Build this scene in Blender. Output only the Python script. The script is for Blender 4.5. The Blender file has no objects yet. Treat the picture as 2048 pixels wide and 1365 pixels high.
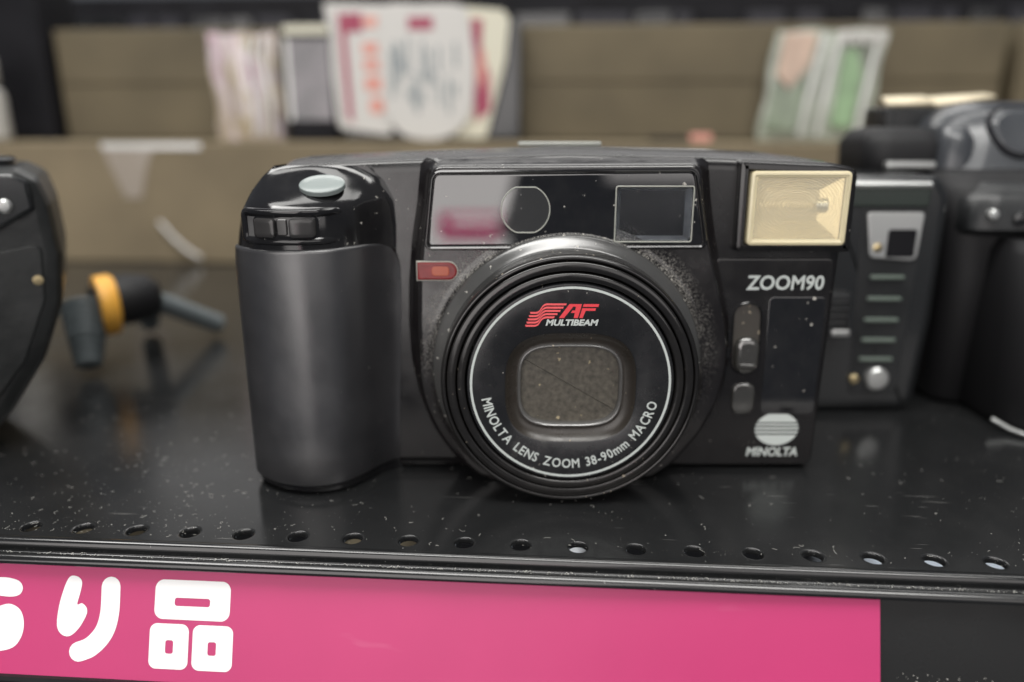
import bpy, bmesh, math, random
from mathutils import Vector, Matrix
R = math.radians
S = 0.001                                   # everything below is written in millimetres
sc = bpy.context.scene
col = sc.collection

# ------------------------------------------------------------------ camera, world, lamps, exposure
cam_d = bpy.data.cameras.new('camera'); cam = bpy.data.objects.new('camera', cam_d); col.objects.link(cam)
cam.location = (0, -0.168, 0.081)
cam.rotation_euler = (R(90 - 16), 0, 0)
cam_d.sensor_width = 36; cam_d.lens = 26.0
cam_d.clip_start = 0.005; cam_d.clip_end = 20
cam_d.dof.use_dof = True; cam_d.dof.focus_distance = 0.150; cam_d.dof.aperture_fstop = 5.5
sc.camera = cam

w = bpy.data.worlds.new('World'); sc.world = w; w.use_nodes = True
bg = w.node_tree.nodes['Background']
bg.inputs[0].default_value = (0.86, 0.90, 1.0, 1); bg.inputs[1].default_value = 0.12

def lamp(name, loc, target, sx, sy, power, color):
    d = bpy.data.lights.new(name, 'AREA'); d.shape = 'RECTANGLE'; d.size = sx; d.size_y = sy
    d.energy = power; d.color = color
    o = bpy.data.objects.new(name, d); col.objects.link(o); o.location = loc
    o.rotation_euler = (Vector(target) - Vector(loc)).to_track_quat('-Z', 'Y').to_euler()
    return o
WARM = (1.0, 0.985, 0.95)
lamp('ceiling_panel', (-0.10, -0.26, 1.25), (-0.05, -0.16, 0), 1.9, 0.34, 27, WARM)
lamp('back_aisle_lamp', (0.05, 1.30, 1.30), (0, 0, 0.05), 1.6, 0.40, 7, WARM)
lamp('added_grazing_fill', (0.05, 2.00, 0.92), (0, 0, 0.05), 2.4, 0.60, 2.6, (1.0, 0.97, 0.94))  # low light added at the back for grazing reflections, no known source
lamp('ceiling_panel', (0.0, 0.36, 1.25), (0.0, 0.2, 0), 1.9, 0.24, 8, WARM)
lamp('ceiling_tube', (0.25, -1.15, 1.35), (0, -0.2, 0), 1.3, 0.10, 3, WARM)
a_ = lamp('aisle_lamp', (-0.50, -1.25, 0.41), (-0.44, 0, 0.37), 1.2, 1.2, 13.5, (1.0, 0.95, 0.92)); a_.rotation_euler.rotate_axis('Z', R(-16))
lamp('aisle_lamp', (0.58, -1.25, 0.36), (0.50, 0, 0.30), 0.8, 0.75, 3.0, (1.0, 0.95, 0.92))
lamp('added_label_fill', (-0.07, -0.74, 0.16), (-0.066, -1.0, -0.07), 0.3, 0.08, 7.0, WARM)  # extra light added so the pink label mirrors brightly in the window
lamp('added_under_shelf_fill', (0.06, 0.03, -0.012), (0.06, 0.17, -0.12), 0.6, 0.02, 0.5, (0.92, 0.96, 1.0))  # added hidden light that brightens the cartons below, no real fitting

vs = sc.view_settings
vs.view_transform = 'Standard'; vs.look = 'None'; vs.exposure = 0; vs.gamma = 1; vs.use_curve_mapping = False
sc.cycles.use_denoising = True
sc.cycles.max_bounces = 8; sc.cycles.transparent_max_bounces = 8

# ------------------------------------------------------------------ materials
def mat(name, color=(0.5, 0.5, 0.5), rough=0.5, metal=0.0, coat=0.0, coat_rough=0.05, ior=1.5, trans=0.0,
        bump=None, dust=None, var=None, smudge=None, ring=None, scratch=None, spec=0.5):
    """bump=(scale, strength) dust=(amount 0-1, colour) var=(scale, amount) smudge=(scale, amount of roughness)
       ring=(x, z, r0, r1) dust gathered round a circle   scratch=amount"""
    m = bpy.data.materials.new(name); m.use_nodes = True
    nt = m.node_tree; N = nt.nodes; L = nt.links; b = N['Principled BSDF']
    b.inputs['Base Color'].default_value = (*color, 1); b.inputs['Roughness'].default_value = rough
    b.inputs['Metallic'].default_value = metal; b.inputs['Coat Weight'].default_value = coat
    b.inputs['Coat Roughness'].default_value = coat_rough; b.inputs['IOR'].default_value = ior
    b.inputs['Transmission Weight'].default_value = trans
    b.inputs['Specular IOR Level'].default_value = spec
    tc = N.new('ShaderNodeTexCoord'); P = tc.outputs['Object']
    def noise(scale, detail=3, rgh=0.55, vec=None):
        n = N.new('ShaderNodeTexNoise'); n.inputs['Scale'].default_value = scale
        n.inputs['Detail'].default_value = detail; n.inputs['Roughness'].default_value = rgh
        L.new(vec or P, n.inputs['Vector']); return n
    def math_(op, a, b_=None, clamp=False):
        n = N.new('ShaderNodeMath'); n.operation = op; n.use_clamp = clamp
        for i, v in enumerate((a, b_)):
            if v is None: continue
            if isinstance(v, (int, float)): n.inputs[i].default_value = v
            else: L.new(v, n.inputs[i])
        return n.outputs[0]
    def remap(v, a, b_, c=0.0, d=1.0):
        n = N.new('ShaderNodeMapRange'); n.inputs['From Min'].default_value = a; n.inputs['From Max'].default_value = b_
        n.inputs['To Min'].default_value = c; n.inputs['To Max'].default_value = d
        L.new(v, n.inputs['Value']); return n.outputs[0]
    def mix(fac, a, b_):
        n = N.new('ShaderNodeMix'); n.data_type = 'RGBA'
        if isinstance(fac, (int, float)): n.inputs['Factor'].default_value = fac
        else: L.new(fac, n.inputs['Factor'])
        for k, v in (('A', a), ('B', b_)):
            sck = [i for i in n.inputs if i.name == k and i.type == 'RGBA'][0]
            if isinstance(v, tuple): sck.default_value = (*v, 1)
            else: L.new(v, sck)
        return [o for o in n.outputs if o.type == 'RGBA'][0]
    colr = color; rgh = None
    if var:
        n = noise(var[0], 4)
        f = remap(n.outputs['Fac'], 0.3, 0.7)
        colr = mix(f, tuple(c * (1 - var[1]) for c in color), tuple(min(1, c * (1 + var[1])) for c in color))
    if smudge:
        n = noise(smudge[0], 5, 0.6)
        rgh = remap(n.outputs['Fac'], 0.35, 0.75, max(0.01, rough - smudge[1] * 0.4), rough + smudge[1])
    mask = None
    if dust:
        vo = N.new('ShaderNodeTexVoronoi'); vo.inputs['Scale'].default_value = 750
        n0 = noise(2600, 2); add = N.new('ShaderNodeVectorMath'); add.operation = 'MULTIPLY_ADD'
        L.new(n0.outputs['Color'], add.inputs[0]); add.inputs[1].default_value = (0.0012,) * 3; L.new(P, add.inputs[2])
        L.new(add.outputs[0], vo.inputs['Vector'])
        sx = N.new('ShaderNodeSeparateColor'); L.new(vo.outputs['Color'], sx.inputs[0])
        big = remap(noise(60, 4).outputs['Fac'], 0.38, 0.68, 0.25, 1.0)
        thr = math_('MULTIPLY', math_('MULTIPLY', math_('POWER', sx.outputs[0], 5.0), big), 0.34 * dust[0])
        d = math_('SUBTRACT', thr, vo.outputs['Distance'])
        mask = remap(d, 0.0, 0.04, 0.0, 0.85)
        film = remap(noise(55, 6, 0.7).outputs['Fac'], 0.45, 0.8, 0.0, 0.022 * dust[0])
        mask = math_('MAXIMUM', mask, film)
    if ring:
        sp = N.new('ShaderNodeSeparateXYZ'); L.new(P, sp.inputs[0])
        dx = math_('SUBTRACT', sp.outputs[0], ring[0] * S); dz = math_('SUBTRACT', sp.outputs[2], ring[1] * S)
        rr = math_('SQRT', math_('ADD', math_('MULTIPLY', dx, dx), math_('MULTIPLY', dz, dz)))
        near = math_('MULTIPLY', remap(rr, ring[2] * S, ring[3] * S, 1.0, 0.0), remap(rr, (ring[2] - 0.6) * S, ring[2] * S))
        up = remap(dz, -0.004, 0.016, 0.12, 1.0)
        fine = remap(noise(2600, 3, 0.75).outputs['Fac'], 0.48, 0.68)
        patch = remap(noise(150, 4, 0.6).outputs['Fac'], 0.34, 0.58, 0.15, 1.0)
        mk = math_('MULTIPLY', math_('MULTIPLY', math_('MULTIPLY', fine, patch), math_('MULTIPLY', near, up)), 0.95)
        mask = math_('MAXIMUM', mask, mk) if mask is not None else mk
    if scratch:
        for ang, sc_ in ((0.5, 1.0), (-0.9, 1.3), (1.4, 0.8)):
            mp = N.new('ShaderNodeMapping'); mp.inputs['Rotation'].default_value = (0, 0, ang)
            mp.inputs['Scale'].default_value = (60 * sc_, 900 * sc_, 60)
            L.new(P, mp.inputs['Vector'])
            n = noise(1.0, 2, 0.5, mp.outputs[0])
            sel = remap(noise(35 * sc_, 2).outputs['Fac'], 0.52, 0.66)
            sk = math_('MULTIPLY', math_('MULTIPLY', remap(n.outputs['Fac'], 0.69, 0.76), sel), scratch)
            mask = math_('MAXIMUM', mask, sk) if mask is not None else sk
    if mask is not None:
        dc = dust[1] if dust else (0.42, 0.41, 0.38)
        colr = mix(mask, colr, dc)
        base_r = rgh if rgh is not None else None
        n = N.new('ShaderNodeMix'); n.data_type = 'FLOAT'; L.new(mask, n.inputs[0])
        if base_r is not None: L.new(base_r, n.inputs[2])
        else: n.inputs[2].default_value = rough
        n.inputs[3].default_value = 0.9; rgh = n.outputs[0]
    if not isinstance(colr, tuple): L.new(colr, b.inputs['Base Color'])
    if rgh is not None: L.new(rgh, b.inputs['Roughness'])
    if bump:
        bn = N.new('ShaderNodeBump'); bn.inputs['Strength'].default_value = bump[1]; bn.inputs['Distance'].default_value = 0.0002
        L.new(noise(bump[0], 3).outputs['Fac'], bn.inputs['Height']); L.new(bn.outputs[0], b.inputs['Normal'])
    m['_'] = 1
    return m

DUST = (0.50, 0.48, 0.43)
LX, LZ = 12.4, 28.7                         # lens axis
M = {}
M['body'] = mat('black_plastic', (0.006, 0.0055, 0.006), 0.21, ior=1.55, dust=(0.55, DUST), smudge=(90, 0.12), bump=(900, 0.03))
M['housing'] = mat('dusty_black_plastic', (0.008, 0.007, 0.0075), 0.17, ior=1.62, dust=(0.8, DUST), smudge=(110, 0.14), ring=(LX, LZ, 30.2, 35.5), bump=(900, 0.03))
M['shoulder'] = mat('polished_black_plastic', (0.008, 0.008, 0.009), 0.09, ior=1.52, dust=(0.85, DUST), smudge=(120, 0.08))
M['gloss'] = mat('gloss_black_plastic', (0.008, 0.008, 0.009), 0.12, ior=1.52, dust=(0.6, DUST), smudge=(160, 0.10))
M['pad'] = mat('satin_black_lacquer', (0.020, 0.020, 0.022), 0.31, ior=2.15, dust=(0.42, DUST), bump=(3800, 0.10), smudge=(45, 0.14), var=(60, 0.25))
M['glass'] = mat('dark_window_glass', (0.003, 0.003, 0.004), 0.015, ior=2.0, dust=(1.1, DUST), smudge=(40, 0.02))
M['af_glass'] = mat('smoked_lens_glass', (0.02, 0.0195, 0.018), 0.03, ior=2.7, dust=(0.7, DUST))
M['vf_glass'] = mat('blue_black_viewfinder_glass', (0.012, 0.014, 0.022), 0.05, ior=1.8, dust=(1.0, DUST), var=(120, 0.5))
M['line'] = mat('pale_window_edge', (0.34, 0.35, 0.31), 0.35)
M['red'] = mat('red_lamp_plastic', (0.16, 0.006, 0.008), 0.14, ior=1.4, var=(300, 0.3))
M['amber'] = mat('amber_lamp_core', (0.32, 0.055, 0.018), 0.2)
M['ring'] = mat('lens_ring_black', (0.010, 0.0095, 0.0095), 0.13, ior=1.55, dust=(0.8, (0.36, 0.31, 0.24)), smudge=(200, 0.12))
M['collar'] = mat('barrel_shoulder_black', (0.050, 0.050, 0.049), 0.19, ior=1.8, dust=(1.5, DUST), smudge=(150, 0.08))
M['face'] = mat('lens_faceplate_black', (0.011, 0.0115, 0.013), 0.24, dust=(0.6, DUST), smudge=(150, 0.15), scratch=0.25)
M['recess'] = mat('barrier_recess_black', (0.024, 0.020, 0.016), 0.30, dust=(0.8, (0.38, 0.31, 0.22)), smudge=(250, 0.2))
M['blade'] = mat('dusty_barrier_blade', (0.072, 0.065, 0.052), 0.40, dust=(1.8, (0.42, 0.35, 0.22)), var=(900, 0.45), bump=(2500, 0.12))
M['print'] = mat('pale_grey_print', (0.50, 0.54, 0.52), 0.45)
M['print_red'] = mat('red_print', (0.72, 0.045, 0.06), 0.45)
M['print_pink'] = mat('light_red_print', (0.80, 0.10, 0.11), 0.45)
M['button'] = mat('grey_green_button', (0.20, 0.23, 0.225), 0.30, dust=(0.3, DUST), coat=0.3)
M['lever'] = mat('satin_dark_lever', (0.03, 0.029, 0.029), 0.22, dust=(0.9, DUST))
M['knob'] = mat('smoky_clear_knob', (0.035, 0.034, 0.031), 0.07, ior=2.1, dust=(0.5, DUST))
M['rim'] = mat('satin_rim', (0.09, 0.088, 0.085), 0.18, ior=1.9, dust=(0.8, (0.4, 0.35, 0.26)))
M['clear_glass'] = mat('clear_window_glass', (0.93, 0.95, 0.97), 0.02, trans=1.0, ior=1.45)
M['cavity'] = mat('viewfinder_tunnel', (0.28, 0.29, 0.31), 0.5, var=(200, 0.3))
M['ocular'] = mat('viewfinder_lens', (0.010, 0.012, 0.020), 0.03, ior=1.9)
M['lever_floor'] = mat('grey_lever_bed', (0.11, 0.11, 0.11), 0.32, dust=(0.6, DUST))
M['slot'] = mat('dusty_slot_floor', (0.035, 0.031, 0.026), 0.55, dust=(1.4, (0.35, 0.30, 0.22)))
M['clear'] = mat('clear_grey_plastic', (0.35, 0.36, 0.33), 0.25)
M['cream'] = mat('cream_flash_plastic', (0.62, 0.55, 0.36), 0.30, coat=0.5, var=(60, 0.08))
M['reflector'] = mat('flash_reflector_metal', (0.86, 0.81, 0.70), 0.20, metal=1.0)
M['tube'] = mat('flash_tube', (0.85, 0.78, 0.62), 0.1, coat=1.0)
M['shelf'] = mat('black_painted_steel', (0.012, 0.0125, 0.013), 0.16, ior=1.5, dust=(0.5, (0.45, 0.44, 0.42)), smudge=(22, 0.12), scratch=0.3)
M['lip'] = mat('black_shelf_lip', (0.010, 0.0105, 0.011), 0.12, ior=1.6, dust=(0.5, (0.45, 0.44, 0.42)), smudge=(60, 0.06))
M['channel'] = mat('black_label_channel', (0.012, 0.0125, 0.013), 0.30, spec=0.22, smudge=(50, 0.1))
M['pink'] = mat('pink_label_card', (0.47, 0.034, 0.145), 0.36, spec=0.35, scratch=0.12, dust=(0.10, (0.75, 0.4, 0.5)), var=(30, 0.04))
M['white'] = mat('white_print', (0.86, 0.86, 0.86), 0.5)
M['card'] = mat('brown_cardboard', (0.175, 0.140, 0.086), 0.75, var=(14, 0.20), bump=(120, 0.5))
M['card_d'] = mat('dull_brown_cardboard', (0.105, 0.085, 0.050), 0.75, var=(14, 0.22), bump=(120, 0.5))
M['tape'] = mat('clear_parcel_tape', (0.29, 0.25, 0.205), 0.3, coat=0.6)
M['black'] = mat('matt_black', (0.010, 0.010, 0.012), 0.6, var=(40, 0.3), spec=0.12)
M['black2'] = mat('satin_black_camera', (0.014, 0.015, 0.016), 0.30, spec=0.35, smudge=(60, 0.2), var=(30, 0.3), dust=(0.3, DUST))
M['leather'] = mat('wrinkled_black_leatherette', (0.013, 0.014, 0.014), 0.36, spec=0.4, var=(45, 0.4), bump=(170, 0.9), smudge=(50, 0.2))
M['rubber'] = mat('black_grip_rubber', (0.010, 0.010, 0.011), 0.55, spec=0.25, bump=(1500, 0.3))
M['greyp'] = mat('blue_grey_plastic', (0.034, 0.037, 0.042), 0.30, coat=0.2)
M['greyd'] = mat('charcoal_plastic', (0.014, 0.015, 0.016), 0.22, coat=0.3)
M['silver'] = mat('dull_silver_metal', (0.50, 0.51, 0.50), 0.32, metal=0.8)
M['green_d'] = mat('dark_green_plastic', (0.018, 0.026, 0.021), 0.25, coat=0.4)
M['green_r'] = mat('grey_green_rib', (0.10, 0.128, 0.108), 0.3, coat=0.4)
M['brass'] = mat('brass_screw', (0.55, 0.45, 0.26), 0.3, metal=1.0)
M['orange'] = mat('orange_rubber', (0.72, 0.36, 0.05), 0.45)
M['ribbed'] = mat('blue_grey_rubber', (0.085, 0.10, 0.105), 0.5)
M['paper'] = mat('white_label_paper', (0.50, 0.49, 0.465), 0.45, coat=0.25)
M['crimson'] = mat('crimson_print', (0.30, 0.04, 0.085), 0.5)
M['salmon'] = mat('salmon_print', (0.60, 0.27, 0.22), 0.5)
M['greyink'] = mat('grey_print', (0.22, 0.25, 0.26), 0.5)
M['ivory'] = mat('ivory_label', (0.58, 0.56, 0.45), 0.5)
M['steel'] = mat('dark_wire', (0.03, 0.03, 0.036), 0.5, spec=0.2)
M['cream_tag'] = mat('cream_paper_tag', (0.66, 0.58, 0.42), 0.6)
M['dustm'] = mat('lint_and_dust', (0.46, 0.45, 0.42), 0.9)
M['pale'] = mat('pale_blue_carton', (0.75, 0.80, 0.86), 0.6)
M['plastic_edge'] = mat('bag_fold_plastic', (0.62, 0.62, 0.60), 0.12, coat=0.6)

def wrap_mat(name, stops, scale, stretch, rough=0.15):
    """printed film in a clear wrapper: soft vertical bands of colour"""
    m = bpy.data.materials.new(name); m.use_nodes = True; nt = m.node_tree; N = nt.nodes; L = nt.links
    b = N['Principled BSDF']; b.inputs['Roughness'].default_value = rough; b.inputs['Coat Weight'].default_value = 0.6
    tc = N.new('ShaderNodeTexCoord'); mp = N.new('ShaderNodeMapping'); mp.inputs['Scale'].default_value = stretch
    L.new(tc.outputs['Object'], mp.inputs[0])
    n = N.new('ShaderNodeTexNoise'); n.inputs['Scale'].default_value = scale; n.inputs['Detail'].default_value = 3
    L.new(mp.outputs[0], n.inputs['Vector'])
    r = N.new('ShaderNodeValToRGB'); L.new(n.outputs['Fac'], r.inputs[0])
    e = r.color_ramp.elements
    e[0].position, e[0].color = stops[0][0], (*stops[0][1], 1); e[1].position, e[1].color = stops[-1][0], (*stops[-1][1], 1)
    for p, c in stops[1:-1]:
        x = e.new(p); x.color = (*c, 1)
    L.new(r.outputs[0], b.inputs['Base Color'])
    return m
M['bag1'] = wrap_mat('lilac_wrapper', [(0.3, (0.10, 0.085, 0.09)), (0.45, (0.30, 0.25, 0.27)), (0.52, (0.36, 0.30, 0.20)), (0.6, (0.55, 0.48, 0.50)), (0.7, (0.30, 0.12, 0.18))], 60, (1.0, 0.3, 0.35))
M['film_box'] = wrap_mat('grey_lilac_wrap', [(0.3, (0.04, 0.04, 0.045)), (0.5, (0.10, 0.09, 0.10)), (0.7, (0.17, 0.155, 0.17))], 45, (0.8, 0.3, 0.8))

# ring bump for the flash cover
def flash_cover_mat():
    m = bpy.data.materials.new('ribbed_flash_cover'); m.use_nodes = True; nt = m.node_tree; N = nt.nodes; L = nt.links
    b = N['Principled BSDF']; b.inputs['Base Color'].default_value = (0.96, 0.89, 0.70, 1)
    b.inputs['Roughness'].default_value = 0.08; b.inputs['Transmission Weight'].default_value = 0.70; b.inputs['IOR'].default_value = 1.25
    tc = N.new('ShaderNodeTexCoord'); mp = N.new('ShaderNodeMapping')
    mp.inputs['Location'].default_value = (-0.0625 * 0.7, 0, -0.0647); mp.inputs['Scale'].default_value = (0.7, 0, 1)
    L.new(tc.outputs['Object'], mp.inputs[0])
    wv = N.new('ShaderNodeTexWave'); wv.wave_type = 'RINGS'; wv.rings_direction = 'SPHERICAL'
    wv.inputs['Scale'].default_value = 620; wv.inputs['Distortion'].default_value = 0
    L.new(mp.outputs[0], wv.inputs['Vector'])
    bp = N.new('ShaderNodeBump'); bp.inputs['Strength'].default_value = 0.15; bp.inputs['Distance'].default_value = 0.00025
    L.new(wv.outputs['Fac'], bp.inputs['Height']); L.new(bp.outputs[0], b.inputs['Normal'])
    return m
M['flash_cover'] = flash_cover_mat()
for m_ in bpy.data.materials:
    if '_' in m_: del m_['_']

# ------------------------------------------------------------------ mesh helpers (mm)
def mesh_obj(name, verts, faces, m, parent=None, angle=32, smooth=True):
    me = bpy.data.meshes.new(name)
    me.from_pydata([tuple(p) for p in verts], [], faces)
    bm = bmesh.new(); bm.from_mesh(me)
    bmesh.ops.remove_doubles(bm, verts=bm.verts, dist=0.002)
    bmesh.ops.recalc_face_normals(bm, faces=bm.faces)
    for fc in bm.faces: fc.smooth = smooth and len(fc.verts) <= 8        # flat faces stay flat
    bmesh.ops.triangulate(bm, faces=[fc for fc in bm.faces if len(fc.verts) > 4])
    bmesh.ops.scale(bm, vec=(S, S, S), verts=bm.verts)
    bm.to_mesh(me); bm.free()
    me.materials.append(M[m] if isinstance(m, str) else m)
    if smooth: me.set_sharp_from_angle(angle=R(angle))
    o = bpy.data.objects.new(name, me); col.objects.link(o)
    if parent is not None: o.parent = parent
    return o
def thing(name, label, cat, loc=(0, 0, 0), rz=0.0, group=None):
    o = bpy.data.objects.new(name, None); col.objects.link(o); o.empty_display_size = 0.01
    o.location = [c * S for c in loc]; o.rotation_euler = (0, 0, R(rz))
    tag(o, label, cat, group); return o
def tag(o, label, cat=None, group=None):
    o['label'] = label
    if cat: o['category'] = cat
    if group: o['group'] = group
    return o
def struct(o, label=None):
    o['kind'] = 'structure'
    if label: o['label'] = label
    return o
class MB:
    def __init__(s): s.v = []; s.f = []
    def add(s, vf, mp=None):
        v, f = vf; o = len(s.v)
        s.v += [mp(*p) for p in v] if mp else list(v)
        s.f += [tuple(i + o for i in q) for q in f]; return s
    def build(s, name, m, parent=None, **k): return mesh_obj(name, s.v, s.f, m, parent, **k)
def rpoly(pts, r, n=5):
    """polygon with rounded corners; r one radius or one per point"""
    out = []; k = len(pts)
    for i in range(k):
        p0, p1, p2 = Vector(pts[i - 1]), Vector(pts[i]), Vector(pts[(i + 1) % k])
        rr = r[i] if isinstance(r, (list, tuple)) else r
        a = p0 - p1; b = p2 - p1
        if rr <= 0 or a.length < 1e-6 or b.length < 1e-6: out.append(tuple(p1)); continue
        ang = a.angle(b); t = min(rr / math.tan(ang / 2), a.length * 0.48, b.length * 0.48)
        q0 = p1 + a.normalized() * t; q2 = p1 + b.normalized() * t
        for j in range(n + 1):
            s = j / n
            out.append(tuple((1 - s) ** 2 * q0 + 2 * s * (1 - s) * (p1 * 0.86 + (q0 + q2) * 0.07) + s * s * q2))
    return out
def rrect(x0, z0, x1, z1, r, n=5): return rpoly([(x0, z0), (x1, z0), (x1, z1), (x0, z1)], r, n)
def circle(cx, cz, r, n=48, rz=None): return [(cx + r * math.cos(2 * math.pi * i / n), cz + (rz or r) * math.sin(2 * math.pi * i / n)) for i in range(n)]
def spline(pts, n, closed=False):
    """Catmull-Rom through 2-D or 3-D points, n points per span"""
    P = [Vector(p) for p in pts]; out = []; k = len(P); spans = k if closed else k - 1
    for i in range(spans):
        g = (lambda j: P[j % k]) if closed else (lambda j: P[max(0, min(k - 1, j))])
        a, b, c, d = g(i - 1), g(i), g(i + 1), g(i + 2)
        for j in range(n):
            t = j / n
            out.append(0.5 * ((2 * b) + (c - a) * t + (2 * a - 5 * b + 4 * c - d) * t * t + (3 * b - a - 3 * c + d) * t ** 3))
    if not closed: out.append(P[-1])
    return [tuple(p) for p in out]
def area2(o): return sum(o[i - 1][0] * o[i][1] - o[i][0] * o[i - 1][1] for i in range(len(o)))
def offset(o, d):
    """move each outline point inwards by d (outline counter-clockwise)"""
    k = len(o); out = []
    for i in range(k):
        a, p, b = Vector(o[i - 1]), Vector(o[i]), Vector(o[(i + 1) % k])
        e1 = (p - a); e2 = (b - p)
        if e1.length < 1e-9: e1 = e2
        if e2.length < 1e-9: e2 = e1
        n1 = Vector((-e1.y, e1.x)).normalized(); n2 = Vector((-e2.y, e2.x)).normalized()
        m = n1 + n2
        m = m / max(0.35, m.dot(n1)) if m.length > 1e-6 else n1
        out.append(tuple(p + m * d))
    return out
def prism(o, prof, cap0=True, cap1=True, hole=None):
    """outline o in x-z, prof = [(inset, y), ...]"""
    if area2(o) < 0: o = o[::-1]
    if cap1 and len(prof) > 2: prof = list(prof) + [(prof[-1][0] + 0.12, prof[-1][1])]      # keeps the flat face flat
    if cap0 and len(prof) > 4: prof = [(prof[0][0] + 0.12, prof[0][1])] + list(prof)
    v = []; f = []; k = len(o)
    for ins, y in prof:
        q = offset(o, ins) if abs(ins) > 1e-9 else o
        v += [(x, y, z) for x, z in q]
    for j in range(len(prof) - 1):
        for i in range(k):
            a = j * k + i; b = j * k + (i + 1) % k
            f.append((a, b, b + k, a + k))
    if cap0: f.append(tuple(range(k)))
    if cap1: f.append(tuple((len(prof) - 1) * k + i for i in range(k)))
    return v, f
def plate(o, y0, y1, bev=0.3):
    """plate from y0 (back) to y1 (front, smaller y) with a rounded front edge"""
    return prism(o, [(0, y0), (0, y1 + bev), (bev * 0.3, y1 + bev * 0.3), (bev, y1)])
def frame(o, wid, y0, y1, bev=0.15):
    """closed ring following outline o, of the given width inwards"""
    return loopring(prism(o, [(0, y0), (0, y1 + bev), (bev, y1), (wid - bev, y1), (wid, y1 + bev), (wid, y0)], False, False))
def loopring(vf): return vf
def lathe(prof, cx=LX, cz=LZ, n=128, clampz=None, cap0=False, cap1=False):
    v = []; f = []
    for r, y in prof:
        for i in range(n):
            a = 2 * math.pi * i / n; z = cz + r * math.sin(a)
            if clampz is not None and z < clampz: z = clampz
            v.append((cx + r * math.cos(a), y, z))
    for j in range(len(prof) - 1):
        for i in range(n):
            a = j * n + i; b = j * n + (i + 1) % n; f.append((a, b, b + n, a + n))
    if cap0: f.append(tuple(range(n)))
    if cap1: f.append(tuple((len(prof) - 1) * n + i for i in range(n)))
    return v, f
def loft(rows, close=False):
    v = [p for r in rows for p in r]; k = len(rows[0]); f = []
    for j in range(len(rows) - 1):
        for i in range(k if close else k - 1):
            a = j * k + i; b = j * k + (i + 1) % k; f.append((a, b, b + k, a + k))
    return v, f
def tube(path, rad, n=10, caps=True):
    """round tube along 3-D path; rad number or list"""
    P = [Vector(p) for p in path]; rows = []; up = Vector((0.13, 0.21, 1)).normalized()
    for i, p in enumerate(P):
        t = (P[min(i + 1, len(P) - 1)] - P[max(i - 1, 0)]).normalized()
        a = t.cross(up)
        if a.length < 1e-3: a = t.cross(Vector((1, 0, 0)))
        a.normalize(); b = t.cross(a); r = rad[i] if isinstance(rad, (list, tuple)) else rad
        rows.append([tuple(p + (a * math.cos(2 * math.pi * k / n) + b * math.sin(2 * math.pi * k / n)) * r) for k in range(n)])
    v, f = loft(rows, True)
    if caps:
        f = f + [tuple(range(n)), tuple(len(v) - n + i for i in range(n))]
    return v, f
def box(x0, x1, y0, y1, z0, z1, b=0.6):
    """box with rounded vertical and front edges"""
    return prism(rrect(x0, z0, x1, z1, b, 3), [(b, y0), (b * 0.3, y0 + b * 0.3), (0, y0 + b), (0, y1 - b), (b * 0.3, y1 - b * 0.3), (b, y1)])
def text_shape(s, bold=0.0, shear=0.0):
    """flat glyph mesh of a string, unit-high capitals: verts (x, z) and faces, plus its bounds"""
    cu = bpy.data.curves.new('t', 'FONT'); cu.body = s; cu.size = 1.0; cu.offset = bold; cu.shear = shear; cu.resolution_u = 3
    o = bpy.data.objects.new('t', cu); col.objects.link(o)
    dg = bpy.context.evaluated_depsgraph_get(); me = o.evaluated_get(dg).to_mesh()
    v = [(p.co.x, p.co.y) for p in me.vertices]; f = [tuple(p.vertices) for p in me.polygons]
    o.evaluated_get(dg).to_mesh_clear(); bpy.data.objects.remove(o); bpy.data.curves.remove(cu)
    xs = [p[0] for p in v]; zs = [p[1] for p in v]
    return v, f, (min(xs), max(xs), min(zs), max(zs))
def fit_text(s, x0, x1, z0, z1, y, bold=0.0, shear=0.0):
    v, f, (a, b, c, d) = text_shape(s, bold, shear)
    return [(x0 + (p - a) / (b - a) * (x1 - x0), y, z0 + (q - c) / (d - c) * (z1 - z0)) for p, q in v], f

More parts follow.
